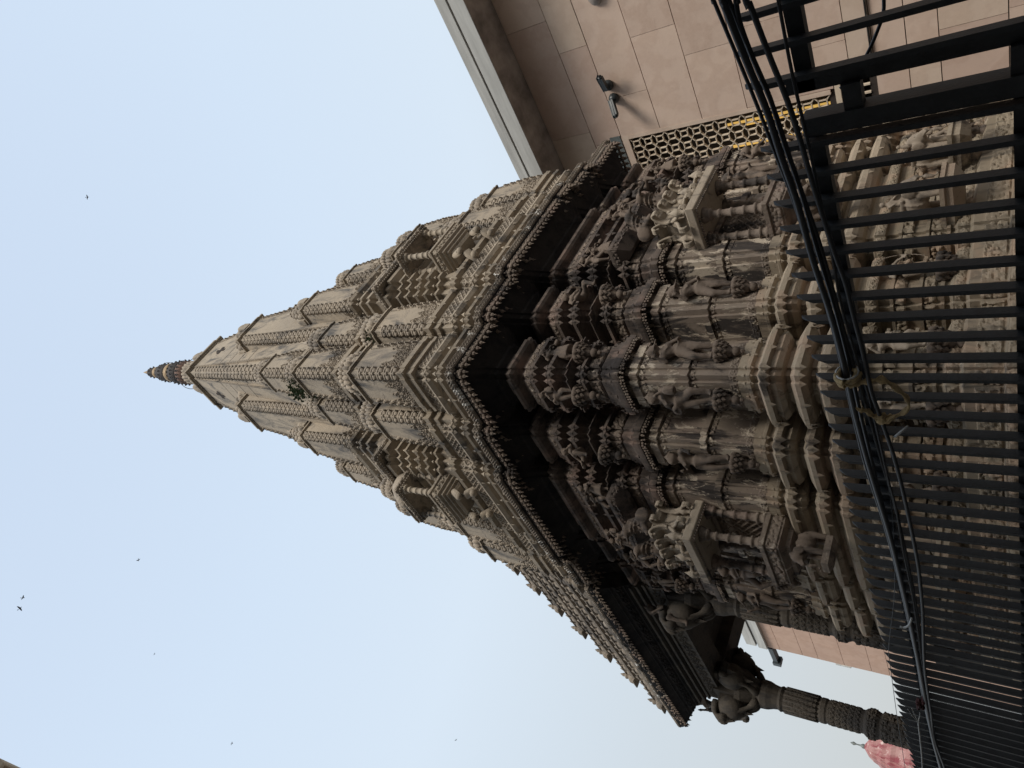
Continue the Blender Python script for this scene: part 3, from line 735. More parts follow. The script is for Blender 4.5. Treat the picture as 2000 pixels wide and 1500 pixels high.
EL = sculpt('elephant_carving', lambda m: elephant(m, True), 'figure_pale', .02); EL2 = sculpt('elephant_carving', lambda m: elephant(m, False), 'figure', .02)
# bracket beast (parrot-headed / makara) crouching
def beast(mb):
    mb.add(SPHB, (0, 0, .22), (.16, .20, .22)); capsule(mb, (0, -.06, .38), (0, -.16, .56), .12, .09); mb.add(SPHB, (0, -.20, .60), (.10, .13, .11))
    mb.add(CONE, (0, -.30, .58), (.05, .05, .2), rot=Matrix.Rotation(math.radians(115), 3, 'X')); mb.add(SPH, (.05, -.26, .64), .025); mb.add(SPH, (-.05, -.26, .64), .025)
    for s in (-1, 1): capsule(mb, (s*.12, -.08, .2), (s*.13, -.22, .06), .06, .05); mb.add(CONE, (s*.07, -.12, .66), (.03, .03, .1)); mb.add(SPHB, (s*.15, .06, .25), (.05, .15, .16))
    for i in range(7): mb.add(SPH, (0, .02-.02*i*.6, .45+.03*i), (.03, .05, .02))
    for zz, rr_ in ((.30, .17), (.40, .14), (.48, .12)):
        for k in range(12): a = 2*PI*k/12; mb.add(SPHS, (rr_*math.cos(a), -.04+rr_*math.sin(a)-(zz-.3)*.5, zz), .024)
BEAST = sculpt('beast_carving', beast, 'figure', .02)

# ------------------------------------------------------------------ balconies, both facades
def round_column(x, y, z0, z1, r):
    mb = MB(); H = z1-z0; pr = []
    for t, k in ((0, 1.5), (.05, 1.5), (.06, 1.15), (.12, 1.1), (.13, 1.45), (.16, 1.45), (.17, 1.0), (.30, .98), (.31, 1.2), (.34, 1.2), (.35, 1.0), (.5, .95), (.51, 1.15), (.54, 1.15), (.55, .92), (.70, .88), (.71, 1.15), (.74, 1.15), (.76, .9), (.84, .95), (.85, 1.5), (.89, 1.6), (.90, 1.3), (.94, 1.9), (1, 2.1)):
        pr.append((r*k, H*t))
    mb.lathe(pr, (x, y, z0), 14); return mb
for side, sw in (('R', False), ('L', True)):
    def P(mb, name, mat, par): return mb.build(name, mat, par, swap=sw)
    pc = lambda x, y: (y, x) if sw else (x, y)
    # ---- lower balcony
    m = MB(); slab = [(6.92, 4.16), (7.88, 4.16), (7.88, 4.80), (6.92, 4.80)]
    m.loft(slab, [(-.14, 3.27), (-.03, 3.285), (-.005, 3.30), (0, 3.31), (0, 3.395), (-.015, 3.41)], True, True)
    low = P(m, 'balcony', 'ledge', temple)
    m = MB()
    for a, b, L, n in edges(slab, -.035):
        for j in range(int(L/.036)):
            t = (j+.5)/int(L/.036); m.add(SPHL, (a[0]+(b[0]-a[0])*t, a[1]+(b[1]-a[1])*t, 3.275), (.014, .014, .02))
    P(m, 'bead_fringe', 'wall_carved', low)
    m = MB()
    m.loft([(7.06, 4.33), (7.74, 4.33), (7.74, 4.8), (7.06, 4.8)], [(0, 3.41), (0, 3.50), (-.05, 3.52), (-.06, 3.80), (0, 3.84), (.03, 3.88), (0, 3.90), (-.1, 3.98)], True, True)
    def scrollrib(x, y, dx, dy, h=.46):
        # S-curved volute: curls out at the eave, swings in and rolls over at the top
        prof_ = [(.20, 0), (.235, .03), (.225, .075), (.17, .10), (.10, .14), (.05, .21), (.05, .30), (.09, .37), (.15, .41), (.19, .395), (.20, .355), (.175, .335)]
        C = catmull([(x+dx*q, y+dy*q, 3.425+t*h/.41) for q, t in prof_], 3)
        for o_ in (-.022, 0, .022): m.tube([(p.x-dy*o_, p.y+dx*o_, p.z) for p in C], [.024-.010*abs(k/len(C)-.4) for k in range(len(C))], 6)
    for xx in (7.05, 7.30, 7.50, 7.75): scrollrib(xx, 4.42, 0, -1)
    for yy in (4.40, 4.62): scrollrib(7.10, yy, -1, 0); scrollrib(7.70, yy, 1, 0)
    for xx in (7.16, 7.40, 7.64): m.add(SPHS, (xx, 4.33, 3.62), (.05, .04, .07), smooth=True); m.add(SPHS, (xx, 4.31, 3.72), (.03, .03, .035), smooth=True)
    for xx, yy in ((6.98, 4.22), (7.4, 4.2), (7.82, 4.22), (6.98, 4.6), (7.82, 4.6)):
        m.lathe([(.03, 0), (.035, .04), (.022, .05), (.05, .09), (.055, .12), (.035, .17), (.012, .21), (.004, .24)], (xx, yy, 3.41), 10)
    P(m, 'scroll_crest', 'ledge', low)
    for sx, ang in ((7.12, .35), (7.68, -.35)):
        x, y = pc(sx, 4.46); bo = link('beast_carving', BEAST, low, (x, y, 3.90), (ang if not sw else -PI/2-ang)); bo.scale = (.75, .75, .62)
    deck = [(7.0, 4.29), (7.8, 4.29), (7.8, 4.80), (7.0, 4.80)]
    m = MB(); m.loft(deck, [(-.28, 2.12), (-.20, 2.14), (-.20, 2.20), (-.10, 2.24), (-.10, 2.29), (-.01, 2.33), (-.01, 2.48), (.02, 2.49), (.02, 2.54), (-.01, 2.55)], True, True)
    band(m, deck, -.009, 2.345, -.009, 2.475, .022, 'blob', 5, .012, lambda x, y: True)
    P(m, 'deck', 'wall_carved', low)
    for cx, cy in ((7.10, 4.38), (7.70, 4.38), (7.06, 4.69), (7.74, 4.69)): P(round_column(cx, cy, 2.545, 3.28, .048), 'column', 'wall_carved', low)
    m = MB(); m.box(7.12, 7.16, 4.70, 4.745, 2.55, 3.2); m.box(7.64, 7.68, 4.70, 4.745, 2.55, 3.2); m.box(7.12, 7.68, 4.69, 4.745, 3.2, 3.26)
    relief(m, (7.17, 4.735, 2.56), (7.63, 4.735, 2.56), (7.63, 4.735, 3.19), (7.17, 4.735, 3.19), .03, 'lattice', 1, .012)
    P(m, 'niche_screen', 'wall_carved', low)
    for ex in (7.12,):
        x, y = pc(ex, 4.46); e = link('elephant_bracket', EL2, low, (x, y, 1.86), 0 if not sw else -PI/2); e.scale = (.55, .5, .52)
        m = MB(); m.loft([(ex-.09, 4.2), (ex+.09, 4.2), (ex+.09, 4.56), (ex-.09, 4.56)], [(-.05, 1.76), (0, 1.80), (0, 1.87)], True, True); P(m, 'bracket_base', 'wall_carved', low)
    # rider elephant at the foot of the bay
    for ex in (6.95, 7.85):
        x, y = pc(ex, 4.46); e = link('elephant_carving', EL, temple, (x, y, .80), 0 if not sw else -PI/2); e.scale = (.6, .52, .56)
        m = MB(); m.loft([(ex-.2, 4.18), (ex+.2, 4.18), (ex+.2, 4.7), (ex-.2, 4.7)], [(-.1, .62), (-.04, .68), (-.02, .70), (-.02, .76), (0, .77), (0, .81)], True, True); P(m, 'carving_shelf', 'base', temple)
        band_vis = lambda x, y: True
    # reclining/other carving cluster over bay: scrolled canopy shelf
    m = MB(); sh = [(6.72, 4.46), (8.08, 4.46), (8.08, 4.8), (6.72, 4.8)]
    m.loft(sh, [(-.14, 4.24), (-.04, 4.34), (-.02, 4.36), (0, 4.44), (0, 4.48)], True, True); band(m, sh, -.03, 4.36, -.01, 4.44, .03, 'blob', 9, .012, lambda x, y: True)
    P(m, 'carving_shelf', 'upper', temple)
    # ---- bay under the big canopy
    bay = stair(6.66, 8.14, 4.74, [(.13, .07), (.12, .07)], 5.6)
    pr = [(.02, 7.2), (.02, 7.42), (.0, 7.44), (0, 7.62), (.06, 7.66), (.06, 7.70), (0, 7.73), (0, 7.80), (.10, 7.84), (.11, 7.88), (0, 7.93), (-.01, 8.02), (.08, 8.06), (.09, 8.10), (0, 8.13), (-.01, 8.22), (.09, 8.27), (.09, 8.31), (0, 8.35), (0, 8.42), (.10, 8.46), (.10, 8.50), (.02, 8.54), (.02, 8.62), (.13, 8.68), (.14, 8.74), (.05, 8.80), (.05, 8.86)]
    m = MB(); m.loft(bay, pr)
    for z in (7.68, 7.86, 8.08, 8.29, 8.48): leafs(m, bay, .08, z, .035, vis=lambda x, y: True)
    P(m, 'bay_moulding', 'tower', temple)
    m = MB(); can = [(6.54, 4.54), (8.26, 4.54), (8.26, 5.3), (6.54, 5.3)]
    m.loft(can, [(-.26, 8.86), (-.22, 8.83), (-.03, 8.80), (0, 8.81), (0, 8.90), (-.02, 8.92), (-.10, 8.93), (-.25, 9.05), (-.40, 9.22), (-.44, 9.36)], True, True)
    band(m, can, .001, 8.812, .001, 8.895, .02, 'blob', 11, .012, lambda x, y: y < 5.2)
    for a, b, L, n in edges(can, -.03):
        for j in range(int(L/.05)):
            t = (j+.5)/int(L/.05); m.add(SPHL, (a[0]+(b[0]-a[0])*t, a[1]+(b[1]-a[1])*t, 8.79), (.02, .02, .03))
    cn = P(m, 'bay_canopy', 'tower_carved', temple)
    m = MB(); nb = stair(6.98, 7.82, 5.14, [(.08, .05)], 5.9)
    m.loft(nb, [(.12, 9.2), (.12, 9.42), (.04, 9.46), (.04, 9.60), (.12, 9.66), (.12, 9.72), (.02, 9.76), (.02, 9.88), (.09, 9.92), (.09, 9.97), (.0, 10.0), (.0, 10.12), (.08, 10.18), (.10, 10.24), (.06, 10.30), (.02, 10.36)])
    for z in (9.69, 9.95, 10.22): leafs(m, nb, .1, z, .04, vis=lambda x, y: True)
    for i in range(5):
        m.add(SPHS, (6.9+.25*i, 5.06, 9.3), (.06, .05, .09), smooth=True)
    P(m, 'canopy_roof', 'tower', temple)
    # ---- upper balcony
    m = MB(); dk = [(7.0, 4.31), (7.8, 4.31), (7.8, 4.82), (7.0, 4.82)]
    m.loft(dk, [(-.16, 7.36), (-.13, 7.40), (-.13, 7.43), (-.09, 7.44), (-.09, 7.48), (-.05, 7.49), (-.05, 7.53), (-.01, 7.55), (-.01, 7.68), (.015, 7.69), (.015, 7.73), (-.02, 7.74)], True, True)
    band(m, dk, -.009, 7.56, -.009, 7.675, .022, 'vine', 5, .011, lambda x, y: True)
    ub = P(m, 'upper_balcony', 'tower', temple)
    for cx, cy in ((7.08, 4.39), (7.72, 4.39), (7.08, 4.70), (7.72, 4.70)): P(round_column(cx, cy, 7.735, 8.40, .05), 'column', 'tower', ub)
    m = MB(); m.add(SPHB, (7.4, 4.6, 7.86), (.11, .11, .12), smooth=True); P(m, 'round_stone', 'tower_carved', ub)
    m = MB(); cs = [(6.96, 4.26), (7.84, 4.26), (7.84, 4.82), (6.96, 4.82)]
    m.loft(cs, [(-.1, 8.37), (-.03, 8.375), (0, 8.39), (0, 8.45), (-.02, 8.47), (-.1, 8.49)], True, True); band(m, cs, .001, 8.392, .001, 8.448, .018, 'blob', 4, .011, lambda x, y: True)
    for a, b, L, n in edges(cs, -.03):
        for j in range(int(L/.045)): t = (j+.5)/int(L/.045); m.add(SPHL, (a[0]+(b[0]-a[0])*t, a[1]+(b[1]-a[1])*t, 8.365), (.017, .017, .024))
    P(m, 'canopy_slab', 'tower_carved', ub)
    m = MB()
    if sw:
        m.lathe([(.34, 8.47), (.36, 8.55), (.33, 8.68), (.24, 8.82), (.1, 8.92), (.02, 8.96)], (7.4, 4.62, 0), 28, 8, .08)
        for i in range(9): a = PI*2*i/9; m.add(SPHS, (7.4+.37*math.cos(a), 4.62+.3*math.sin(a), 8.52), (.05, .05, .06), smooth=True)
    else:  # weathered, broken stump of the dome
        rb = random.Random(5)
        for i in range(34):
            a = rb.uniform(0, 2*PI); q = rb.uniform(0, .36)
            m.add(BOX, (7.47+q*math.cos(a), 4.60+q*.75*math.sin(a), 8.50+(.38-q)*rb.uniform(.1, 1.0)), (rb.uniform(.08, .24), rb.uniform(.08, .2), rb.uniform(.08, .2)), rot=Matrix.Rotation(rb.uniform(-.7, .7), 3, 'X') @ Matrix.Rotation(rb.uniform(-.7, .7), 3, 'Y') @ Matrix.Rotation(rb.uniform(0, 3), 3, 'Z'))
    P(m, 'dome', 'tower_carved', ub)
    m = MB(); 
    for ex in (7.12, 7.68):
        m.tube([(ex, 4.74, 6.92), (ex, 4.60, 6.98), (ex, 4.47, 7.10), (ex, 4.44, 7.26), (ex, 4.50, 7.38)], [.05, .06, .07, .06, .05], 8); m.add(SPH, (ex, 4.52, 6.99), .065, smooth=True); m.add(SPH, (ex, 4.42, 7.22), .06, smooth=True)
    P(m, 'scroll_bracket', 'tower', ub)

# ------------------------------------------------------------------ porch
pf = 5.0
porch_y0, porch_y1 = 9.9, 14.05
def porch_column(x, y):
    mb = MB(); q = .2
    def sq(w): return [(x-w, y-w), (x+w, y-w), (x+w, y+w), (x-w, y+w)]
    mb.loft(sq(.0001+.24), [(0, -1.6), (0, -.4), (.04, -.36), (.04, -.2), (-.02, -.15), (-.02, .9), (.03, .95), (.03, 1.1)], True, True)
    prof = [(.25, 1.1), (.27, 1.5), (.24, 1.6), (.245, 2.15), (.27, 2.2), (.27, 2.35), (.225, 2.4), (.23, 3.0), (.25, 3.03), (.25, 3.1), (.225, 3.14), (.23, 3.75), (.26, 3.8), (.23, 3.85), (.25, 3.95), (.29, 4.05), (.30, 4.15), (.24, 4.22), (.26, 4.3), (.40, 4.5), (.42, 4.6)]
    L = []
    n = 16
    for r, z in prof: r *= .84; L.append([(x+r*math.cos(2*PI*(i+.5)/n)*(1.06), y+r*math.sin(2*PI*(i+.5)/n)*1.06, z) for i in range(n)])
    mb.loops(L, True, True)
    # diamond lattice band, reeded band and swags
    for i in range(n):
        a0, a1 = 2*PI*(i+.5)/n, 2*PI*(i+1.5)/n
        def pt(a, r, z, r_=.84): r *= r_; return (x+r*1.06*math.cos(a), y+r*1.06*math.sin(a), z)
        relief(mb, pt(a0, .227, 2.45), pt(a1, .227, 2.45), pt(a1, .231, 2.98), pt(a0, .231, 2.98), .018, 'lattice', i, .014)
        relief(mb, pt(a0, .27, 2.2), pt(a1, .27, 2.2), pt(a1, .27, 2.34), pt(a0, .27, 2.34), .03, 'blob', i, .014)
        relief(mb, pt(a0, .25, 1.62), pt(a1, .25, 1.62), pt(a1, .25, 2.13), pt(a0, .25, 2.13), .035, 'blob', i+40, .018)
        am = (a0+a1)/2
        relief(mb, pt(a0, .24, 3.16), pt(a1, .24, 3.16), pt(a1, .243, 3.73), pt(a0, .243, 3.73), .02, 'blob', i+90, .016); mb.tube([pt(am, .245, 3.15), pt(am, .25, 3.74)], .017, 5)
    for sx, sy in ((1, 0), (-1, 0), (0, 1), (0, -1)):
        mb.box(x+sx*.3-.14, x+sx*.3+.14, y+sy*.3-.14, y+sy*.3+.14, 4.55, 4.9)
        for o_ in (-.09, 0, .09):
            mb.tube(catmull([(x+sx*a_+sy*o_, y+sy*a_+sx*o_, z_) for a_, z_ in ((.18, 4.22), (.30, 4.28), (.42, 4.40), (.50, 4.56), (.58, 4.68), (.66, 4.74), (.68, 4.84), (.60, 4.92), (.4, 4.95))], 3), [.058+.02*math.sin(k*.9) for k in range(25)], 8)
        mb.add(SPHB, (x+sx*.42, y+sy*.42, 4.66), (.24, .24, .26), smooth=True)
        for t in range(3): mb.add(CONE, (x+sx*(.34+.16*t), y+sy*(.34+.16*t), 4.40+.14*t), (.07, .07, -.16))
        mb.add(CONE, (x+sx*.44, y+sy*.44, 4.45), (.08, .08, -.22))
    mb.box(x-.26, x+.26, y-.26, y+.26, 4.55, 5.0)
    return mb
for (x, y) in ((5.27, 10.42), (5.22, 13.78), (9.53, 10.42), (9.58, 13.78)):
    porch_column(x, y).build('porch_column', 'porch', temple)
mb = MB()
mb.box(5.0, 5.5, 9.95, 14.1, 4.92, 5.22); mb.box(9.3, 9.8, 9.95, 14.1, 4.92, 5.22); mb.box(5.5, 9.3, 13.5, 14.1, 4.96, 5.22); mb.box(5.5, 9.3, 9.9, 10.5, 4.96, 5.22)
mb.box(5.06, 9.74, 9.9, 14.04, 5.2, 5.5)
for k in range(3): mb.box(4.96-.05*k, 5.2, 9.9, 14.14+.05*k, 5.22+.1*k, 5.27+.1*k)
relief(mb, (5.0, 14.0, 4.95), (5.0, 10.0, 4.95), (5.0, 10.0, 5.19), (5.0, 14.0, 5.19), .03, 'vine', 5, .02)
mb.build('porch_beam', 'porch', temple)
PE = [(4.96, 9.9), (9.84, 9.9), (9.84, 14.15), (4.96, 14.15)]
mb = MB(); mb.loft(PE, [(-.02, 5.35), (.05, 5.45), (.5, 5.76), (.52, 5.80), (.53, 5.84)], True, True)
for o in (.07, .13, .31, .46):  # underside ribs along the eave
    mb.loft(PE, [(o, 5.44+.69*(o-.05)), (o+.010, 5.44+.69*(o-.05)-.006), (o+.022, 5.45+.69*(o-.05))], False, False)
band(mb, PE, .16, 5.516, .28, 5.60, .02, 'vine', 3, .02, lambda x, y: x < 6)
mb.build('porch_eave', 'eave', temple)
mb = MB(); mb.loft(PE, [(.51, 5.835), (.535, 5.84), (.535, 5.91), (.5, 5.93), (.3, 5.99), (.2, 6.0)], True, True)
band(mb, PE, .536, 5.845, .536, 5.905, .012, 'lattice', 3, .012, lambda x, y: x < 6)
mb.build('porch_eave_lip', 'lip', temple)
mb = MB()
for a, b, L, n in edges(PE, .5):
    k = int(L/.10)
    for j in range(k):
        t = (j+.5)/k; x, y = a[0]+(b[0]-a[0])*t, a[1]+(b[1]-a[1])*t
        if x > 6.5: continue
        for q in range(4): mb.add(SPHL, (x+rnd.uniform(-.03, .03), y+rnd.uniform(-.03, .03), 5.81-q*.025), .024)
        mb.add(CONE, (x, y, 5.73), (.03, .03, -.07))
mb.build('porch_fringe', 'wall_carved', temple)
# bracket figure under eave end, and a figure on the near column
e = link('bracket_figure', FIG['dance'], temple, (4.96, 14.42, 4.72), -PI/2); e.scale = (1.35, 1.0, .95)
m_ = MB(); m_.tube(catmull([(4.95, 14.12, 4.55), (4.95, 14.5, 4.60), (4.95, 14.72, 4.85), (4.95, 14.62, 5.15), (4.95, 14.72, 5.4)], 4), .045, 7); m_.tube(catmull([(4.95, 14.1, 4.9), (4.95, 14.3, 5.0), (4.95, 14.34, 5.3), (4.95, 14.5, 5.55)], 4), .04, 7); m_.add(SPH, (4.95, 14.6, 4.62), .08)
m_.build('bracket_scroll', 'porch', temple)
e = link('bracket_figure', FIG['sit'], temple, (4.84, 10.42, 4.25), -PI/2); e.scale = (1.1, 1.0, 1.05)
# stepped pyramid roof with rows of small bells
bell = MB(); bell.lathe([(.12, 0), (.13, .04), (.12, .10), (.08, .15), (.04, .17), (.07, .20), (.07, .23), (.03, .27), (.04, .30), (.005, .38)], n=8, lobes=0)
bell.box(-.14, .14, -.14, .14, -.03, .0); bv = (np.concatenate(bell.v), bell.f)
mb = MB(); orn = MB(); T = 10
for k in range(T):
    f = 1-k/T; hx = 2.72*f; hy = 2.35*f; z = 5.97+.66*k; h = .66; cy = 12.05
    R = [(C0-hx, cy-hy), (C0+hx, cy-hy), (C0+hx, cy+hy), (C0-hx, cy+hy)]
    mb.loft(R, [(0, z), (0, z+.16), (.07, z+.19), (.07, z+.24), (-.02, z+.26), (-.06, z+.42), (.0, z+.46), (-.02, z+.50), (-.12, z+.54), (-.16, z+h+.02)], True, False)
    band(mb, R, .001, z+.02, .001, z+.15, .02, 'vine', k, .02, lambda x, y: x < C0-hx+.1 or y < cy-hy+.1 or y > cy+hy-.1)
    for a, b, L, n in edges(R, -.05):
        c = max(1, int(L/.25))
        for j in range(c):
            t = (j+.5)/c; x, y = a[0]+(b[0]-a[0])*t, a[1]+(b[1]-a[1])*t
            if n[0] > .5: continue
            orn.raw(bv[0]*np.array([.78, .78, .85])+np.array([x, y, z+.26]), bv[1], True)
    for x, y in offs(R, .0): orn.raw(bv[0]*1.0+np.array([x, y, z+.24]), bv[1], True)
rf = mb.build('porch_roof', 'roofcarved', temple); orn.build('roof_bells', 'roofcarved', rf)
am = amal(.35, .5, 16); am.build('ribbed_disc', 'roofcarved', rf, loc=(C0, 12.05, 5.97+.66*T-.1)); kalash(.2).build('finial', 'roofcarved', rf, loc=(C0, 12.05, 5.97+.66*T+.5))

# ------------------------------------------------------------------ plants on the tower
def shrub(name, loc, r, label, seed, n=150):
    rr = random.Random(seed); root = empty(name, loc, label, 'plant', 'weeds rooted in the temple stone')
    mb = MB()
    for i in range(7):
        a = rr.uniform(0, 2*PI); mb.tube([loc, (loc[0]+math.cos(a)*r*.4, loc[1]+math.sin(a)*r*.4, loc[2]+r*.25), (loc[0]+math.cos(a)*r*.8, loc[1]+math.sin(a)*r*.8, loc[2]+r*rr.uniform(.1, .8))], [.012, .008, .004], 5)
    mb.build('stem', 'stem', root)
    mb = MB()
    for i in range(n):
        d = Vector((rr.gauss(0, 1), rr.gauss(0, 1), rr.gauss(.2, .8))); d.normalize(); p = Vector(loc)+d*r*rr.uniform(.25, 1)**.6
        s = rr.uniform(.03, .06); R = Matrix.Rotation(rr.uniform(0, 6), 3, 'Z') @ Matrix.Rotation(rr.uniform(-1, 1), 3, 'X')
        v = np.array([(0, 0, 0), (.5, .4, .1), (0, 1.2, 0), (-.5, .4, .1)])*s @ np.array(R).T+np.array(p); mb.raw(v, [(0, 1, 2, 3)])
    mb.build('foliage', 'leaf', root)
shrub('wild_shrub', (5.34, 5.62, 10.55), .34, 'bushy green weed growing high between the corner spirelets', 3, 420)
shrub('wild_shrub', (5.80, 4.98, 8.62), .12, 'tiny green tuft beside a ribbed disc on the right tower face', 5, 60)

# ------------------------------------------------------------------ fence
FX = 2.5
fence = empty('iron_fence', (FX, 4.6, -1.6), 'long black iron railing with slant-cut bar tips, running left past the gate post', 'fence')
gate = empty('iron_gate', (FX, .3, -1.6), 'black iron gate leaf right of the post, in front of the cladded building', 'gate')
def bar_mesh():
    m = MB(); t, d = .020, .043
    v = [(0, 0, -1.55), (d, 0, -1.55), (d, t, -1.55), (0, t, -1.55), (0, 0, .835), (d, 0, .875), (d, t, .875), (0, t, .80)]
    m.raw(np.array(v), [(0, 3, 2, 1), (4, 5, 6, 7), (0, 1, 5, 4), (1, 2, 6, 5), (2, 3, 7, 6), (3, 0, 4, 7)]); return mesh_of(m, 'bar', 'iron')
BAR = bar_mesh()
yk = lambda k: .815+.1219*k
for k in range(4, 78): link('bar', BAR, fence, (FX, yk(k), 0))
for k in range(-14, 3): link('bar', BAR, gate, (FX, yk(k)-.01, 0))
m = MB(); m.box(FX+.044, FX+.09, 1.30, 10.4, .648, .70); m.build('top_rail', 'iron', fence)
m = MB(); m.box(FX+.044, FX+.09, 1.30, 10.4, .02, .085); m.build('middle_rail', 'iron', fence)
m = MB(); m.box(FX+.044, FX+.09, 1.30, 10.4, -1.5, -1.44); m.build('bottom_rail', 'iron', fence)
m = MB(); m.box(FX+.044, FX+.09, -1.0, 1.13, .644, .70); m.build('top_rail', 'iron', gate)
m = MB(); m.box(FX+.044, FX+.09, -1.0, 1.13, -.01, .055); m.build('middle_rail', 'iron', gate)
m = MB(); m.loft([(FX+.01, 1.215), (FX+.085, 1.215), (FX+.085, 1.285), (FX+.01, 1.285)], [(0, -1.6), (0, .70), (-.004, .705)], True, True); m.build('post', 'iron', fence)
m = MB(); m.box(FX+.044, FX+.088, 1.085, 1.13, -1.5, .74); m.build('stile', 'iron', gate)
m = MB(); m.box(FX+.02, FX+.07, 1.125, 1.218, .50, .56); m.box(FX+.02, FX+.07, 1.125, 1.218, .03, .09); m.build('hinge', 'iron', gate)
for yy in (10.2,):
    m = MB(); m.box(FX+.038, FX+.09, yy, yy+.05, -1.6, .66); m.build('post', 'iron', fence)

# ------------------------------------------------------------------ cables along the fence
CB = [('thick black cable, lowest left of the bundle tied to the fence', .013, [(-.2, .86), (.643, .824), (.703, .822), (.903, .796), (1.089, .768), (1.269, .755), (1.473, .736), (1.731, .726), (2.053, .701), (2.379, .692), (2.62, .690), (2.895, .682), (3.112, .672), (3.594, .645), (4.049, .633), (4.449, .626), (5.083, .624), (5.621, .626), (6.275, .625), (6.844, .605), (7.6, .57)]),
      ('slim black cable, topmost of the bundle where it crosses the cladding', .007, [(-.2, .89), (.633, .862), (.694, .858), (.894, .828), (1.101, .799), (1.265, .78), (1.488, .753), (1.742, .738), (2.052, .717), (2.379, .710), (2.657, .708), (2.956, .703), (3.198, .69), (3.542, .668), (4.002, .652), (4.458, .644), (5.09, .636), (5.738, .631), (6.275, .634), (6.871, .622), (7.6, .60)]),
      ('black cable drooping under the bundle left of the cloth strip', .008, [(-.2, .85), (.644, .825), (.705, .82), (.919, .789), (1.112, .757), (1.273, .743), (1.494, .721), (1.734, .698), (2.23, .674), (2.434, .66), (2.724, .643), (3.065, .625), (3.355, .605), (3.878, .592), (4.433, .59), (5.106, .606), (5.778, .620), (6.264, .62), (6.858, .606), (7.6, .58)]),
      ('separate black cable hanging lowest below the bundle and rising right', .010, [(-.2, .80), (.666, .758), (.73, .746), (.902, .722), (1.07, .696), (1.216, .682), (1.371, .672), (1.521, .660), (1.712, .643), (1.865, .625), (2.003, .620), (2.232, .609), (2.466, .605), (2.632, .588), (2.915, .560), (3.216, .545), (3.614, .535), (3.86, .533), (4.046, .538), (4.358, .55), (5.1, .595), (5.804, .607), (6.23, .618), (6.821, .58), (7.6, .55)]),
      ('thin black cable running nearly level along the top rail', .006, [(-.2, .66), (.695, .664), (.755, .667), (1.0, .670), (1.25, .664), (1.504, .661), (1.74, .659), (1.999, .662), (2.341, .64), (2.566, .622), (3.123, .608), (3.354, .597), (3.778, .599), (4.146, .594), (4.53, .597), (5.103, .608), (5.813, .616), (6.247, .618), (6.834, .59), (7.6, .56)]),
      ('glossy black cable twisted round the thick one in the bundle', .009, [(-.2, .80), (.655, .792), (.715, .797), (.789, .802), (.9, .79), (1.071, .762), (1.251, .748), (1.465, .727), (1.732, .714), (2.031, .694), (2.36, .683), (2.62, .680), (2.913, .674), (3.238, .668), (3.644, .652), (4.107, .641), (4.484, .636), (5.123, .642), (5.672, .648), (6.281, .640), (6.858, .615), (7.6, .59)])]
for i, (lab, r, pts) in enumerate(CB):
    m = MB(); m.tube(catmull([(2.4+.022*(i % 3)-.02, y, z) for y, z in pts]), r, 8)
    tag(m.build('cable', 'cable'), lab, 'cable', 'black cables strung along the fence')
m = MB(); m.tube(catmull([(2.62, .6, .36), (2.62, .86, .411), (2.62, .955, .423), (2.62, 1.01, .446), (2.62, 1.075, .483), (2.62, 1.12, .52), (2.60, 1.17, .58)]), .006, 7)
tag(m.build('cable', 'cable'), 'lone thin black cable sagging behind the gate bars at right', 'cable')
m = MB(); m.tube(catmull([(2.45, 2.9, .622), (2.44, 3.451, .628), (2.44, 4.228, .690), (2.43, 5.0, .80), (2.43, 5.358, .823), (2.43, 6.067, .857), (2.43, 7.2, .90)]), .0022, 5)
tag(m.build('wire', 'cable'), 'hair-thin grey wire stretched just over the far fence tips', 'wire')
# cloth strip
m = MB(); P_ = [(2.385, 2.372, .74), (2.36, 2.395, .70), (2.37, 2.41, .672), (2.38, 2.418, .64), (2.39, 2.42, .60), (2.40, 2.425, .553), (2.40, 2.473, .51), (2.40, 2.53, .476), (2.40, 2.596, .472), (2.40, 2.653, .525), (2.39, 2.655, .562), (2.38, 2.636, .583), (2.38, 2.644, .61), (2.38, 2.611, .633), (2.38, 2.597, .66)]
m.tube(catmull(P_), [.017+.006*math.sin(i*1.1) for i in range(5*14+1)], 7, flat=.45)
m.add(SPH, (2.375, 2.655, .585), (.02, .03, .024)); m.add(CONE, (2.375, 2.67, .57), (.012, .02, -.08), rot=Matrix.Rotation(-.8, 3, 'X')); m.add(CONE, (2.375, 2.60, .66), (.008, .014, .06), rot=Matrix.Rotation(.7, 3, 'X'))
m.tube([(2.39+.045*math.cos(a), 2.385+.006*math.sin(a), .69+.045*math.sin(a)) for a in np.linspace(0, 2*PI, 14)], .016, 7)
m.tube([(2.39+.042*math.cos(a), 2.412+.004*math.sin(a), .69+.04*math.sin(a)) for a in np.linspace(0, 2*PI, 14)], .014, 7)
tag(m.build('cloth_strip', 'cloth'), 'dirty yellow cloth strip knotted round the cables and dangling in a loop', 'cloth')
m = MB(); m.tube([(2.39+.047*math.cos(a), 2.365, .69+.047*math.sin(a)) for a in np.linspace(0, 2*PI, 14)], .004, 6); tag(m.build('cable_tie', 'white_plastic'), 'thin white tie looped round the cables above the yellow cloth', 'tie')
m = MB(); m.tube(catmull([(2.36, 4.417, .61), (2.36, 4.505, .63), (2.36, 4.553, .66), (2.36, 4.553, .685)]), .007, 6); tag(m.build('wire_hook', 'white_plastic'), 'short white curved hook hanging from the cable bundle', 'hook')
m = MB(); m.tube([(2.47, 2.80, .50), (2.46, 2.87, .56)], .006, 6); tag(m.build('wire_stub', 'white_plastic'), 'short white wire stub standing against a bar below the knot', 'wire')
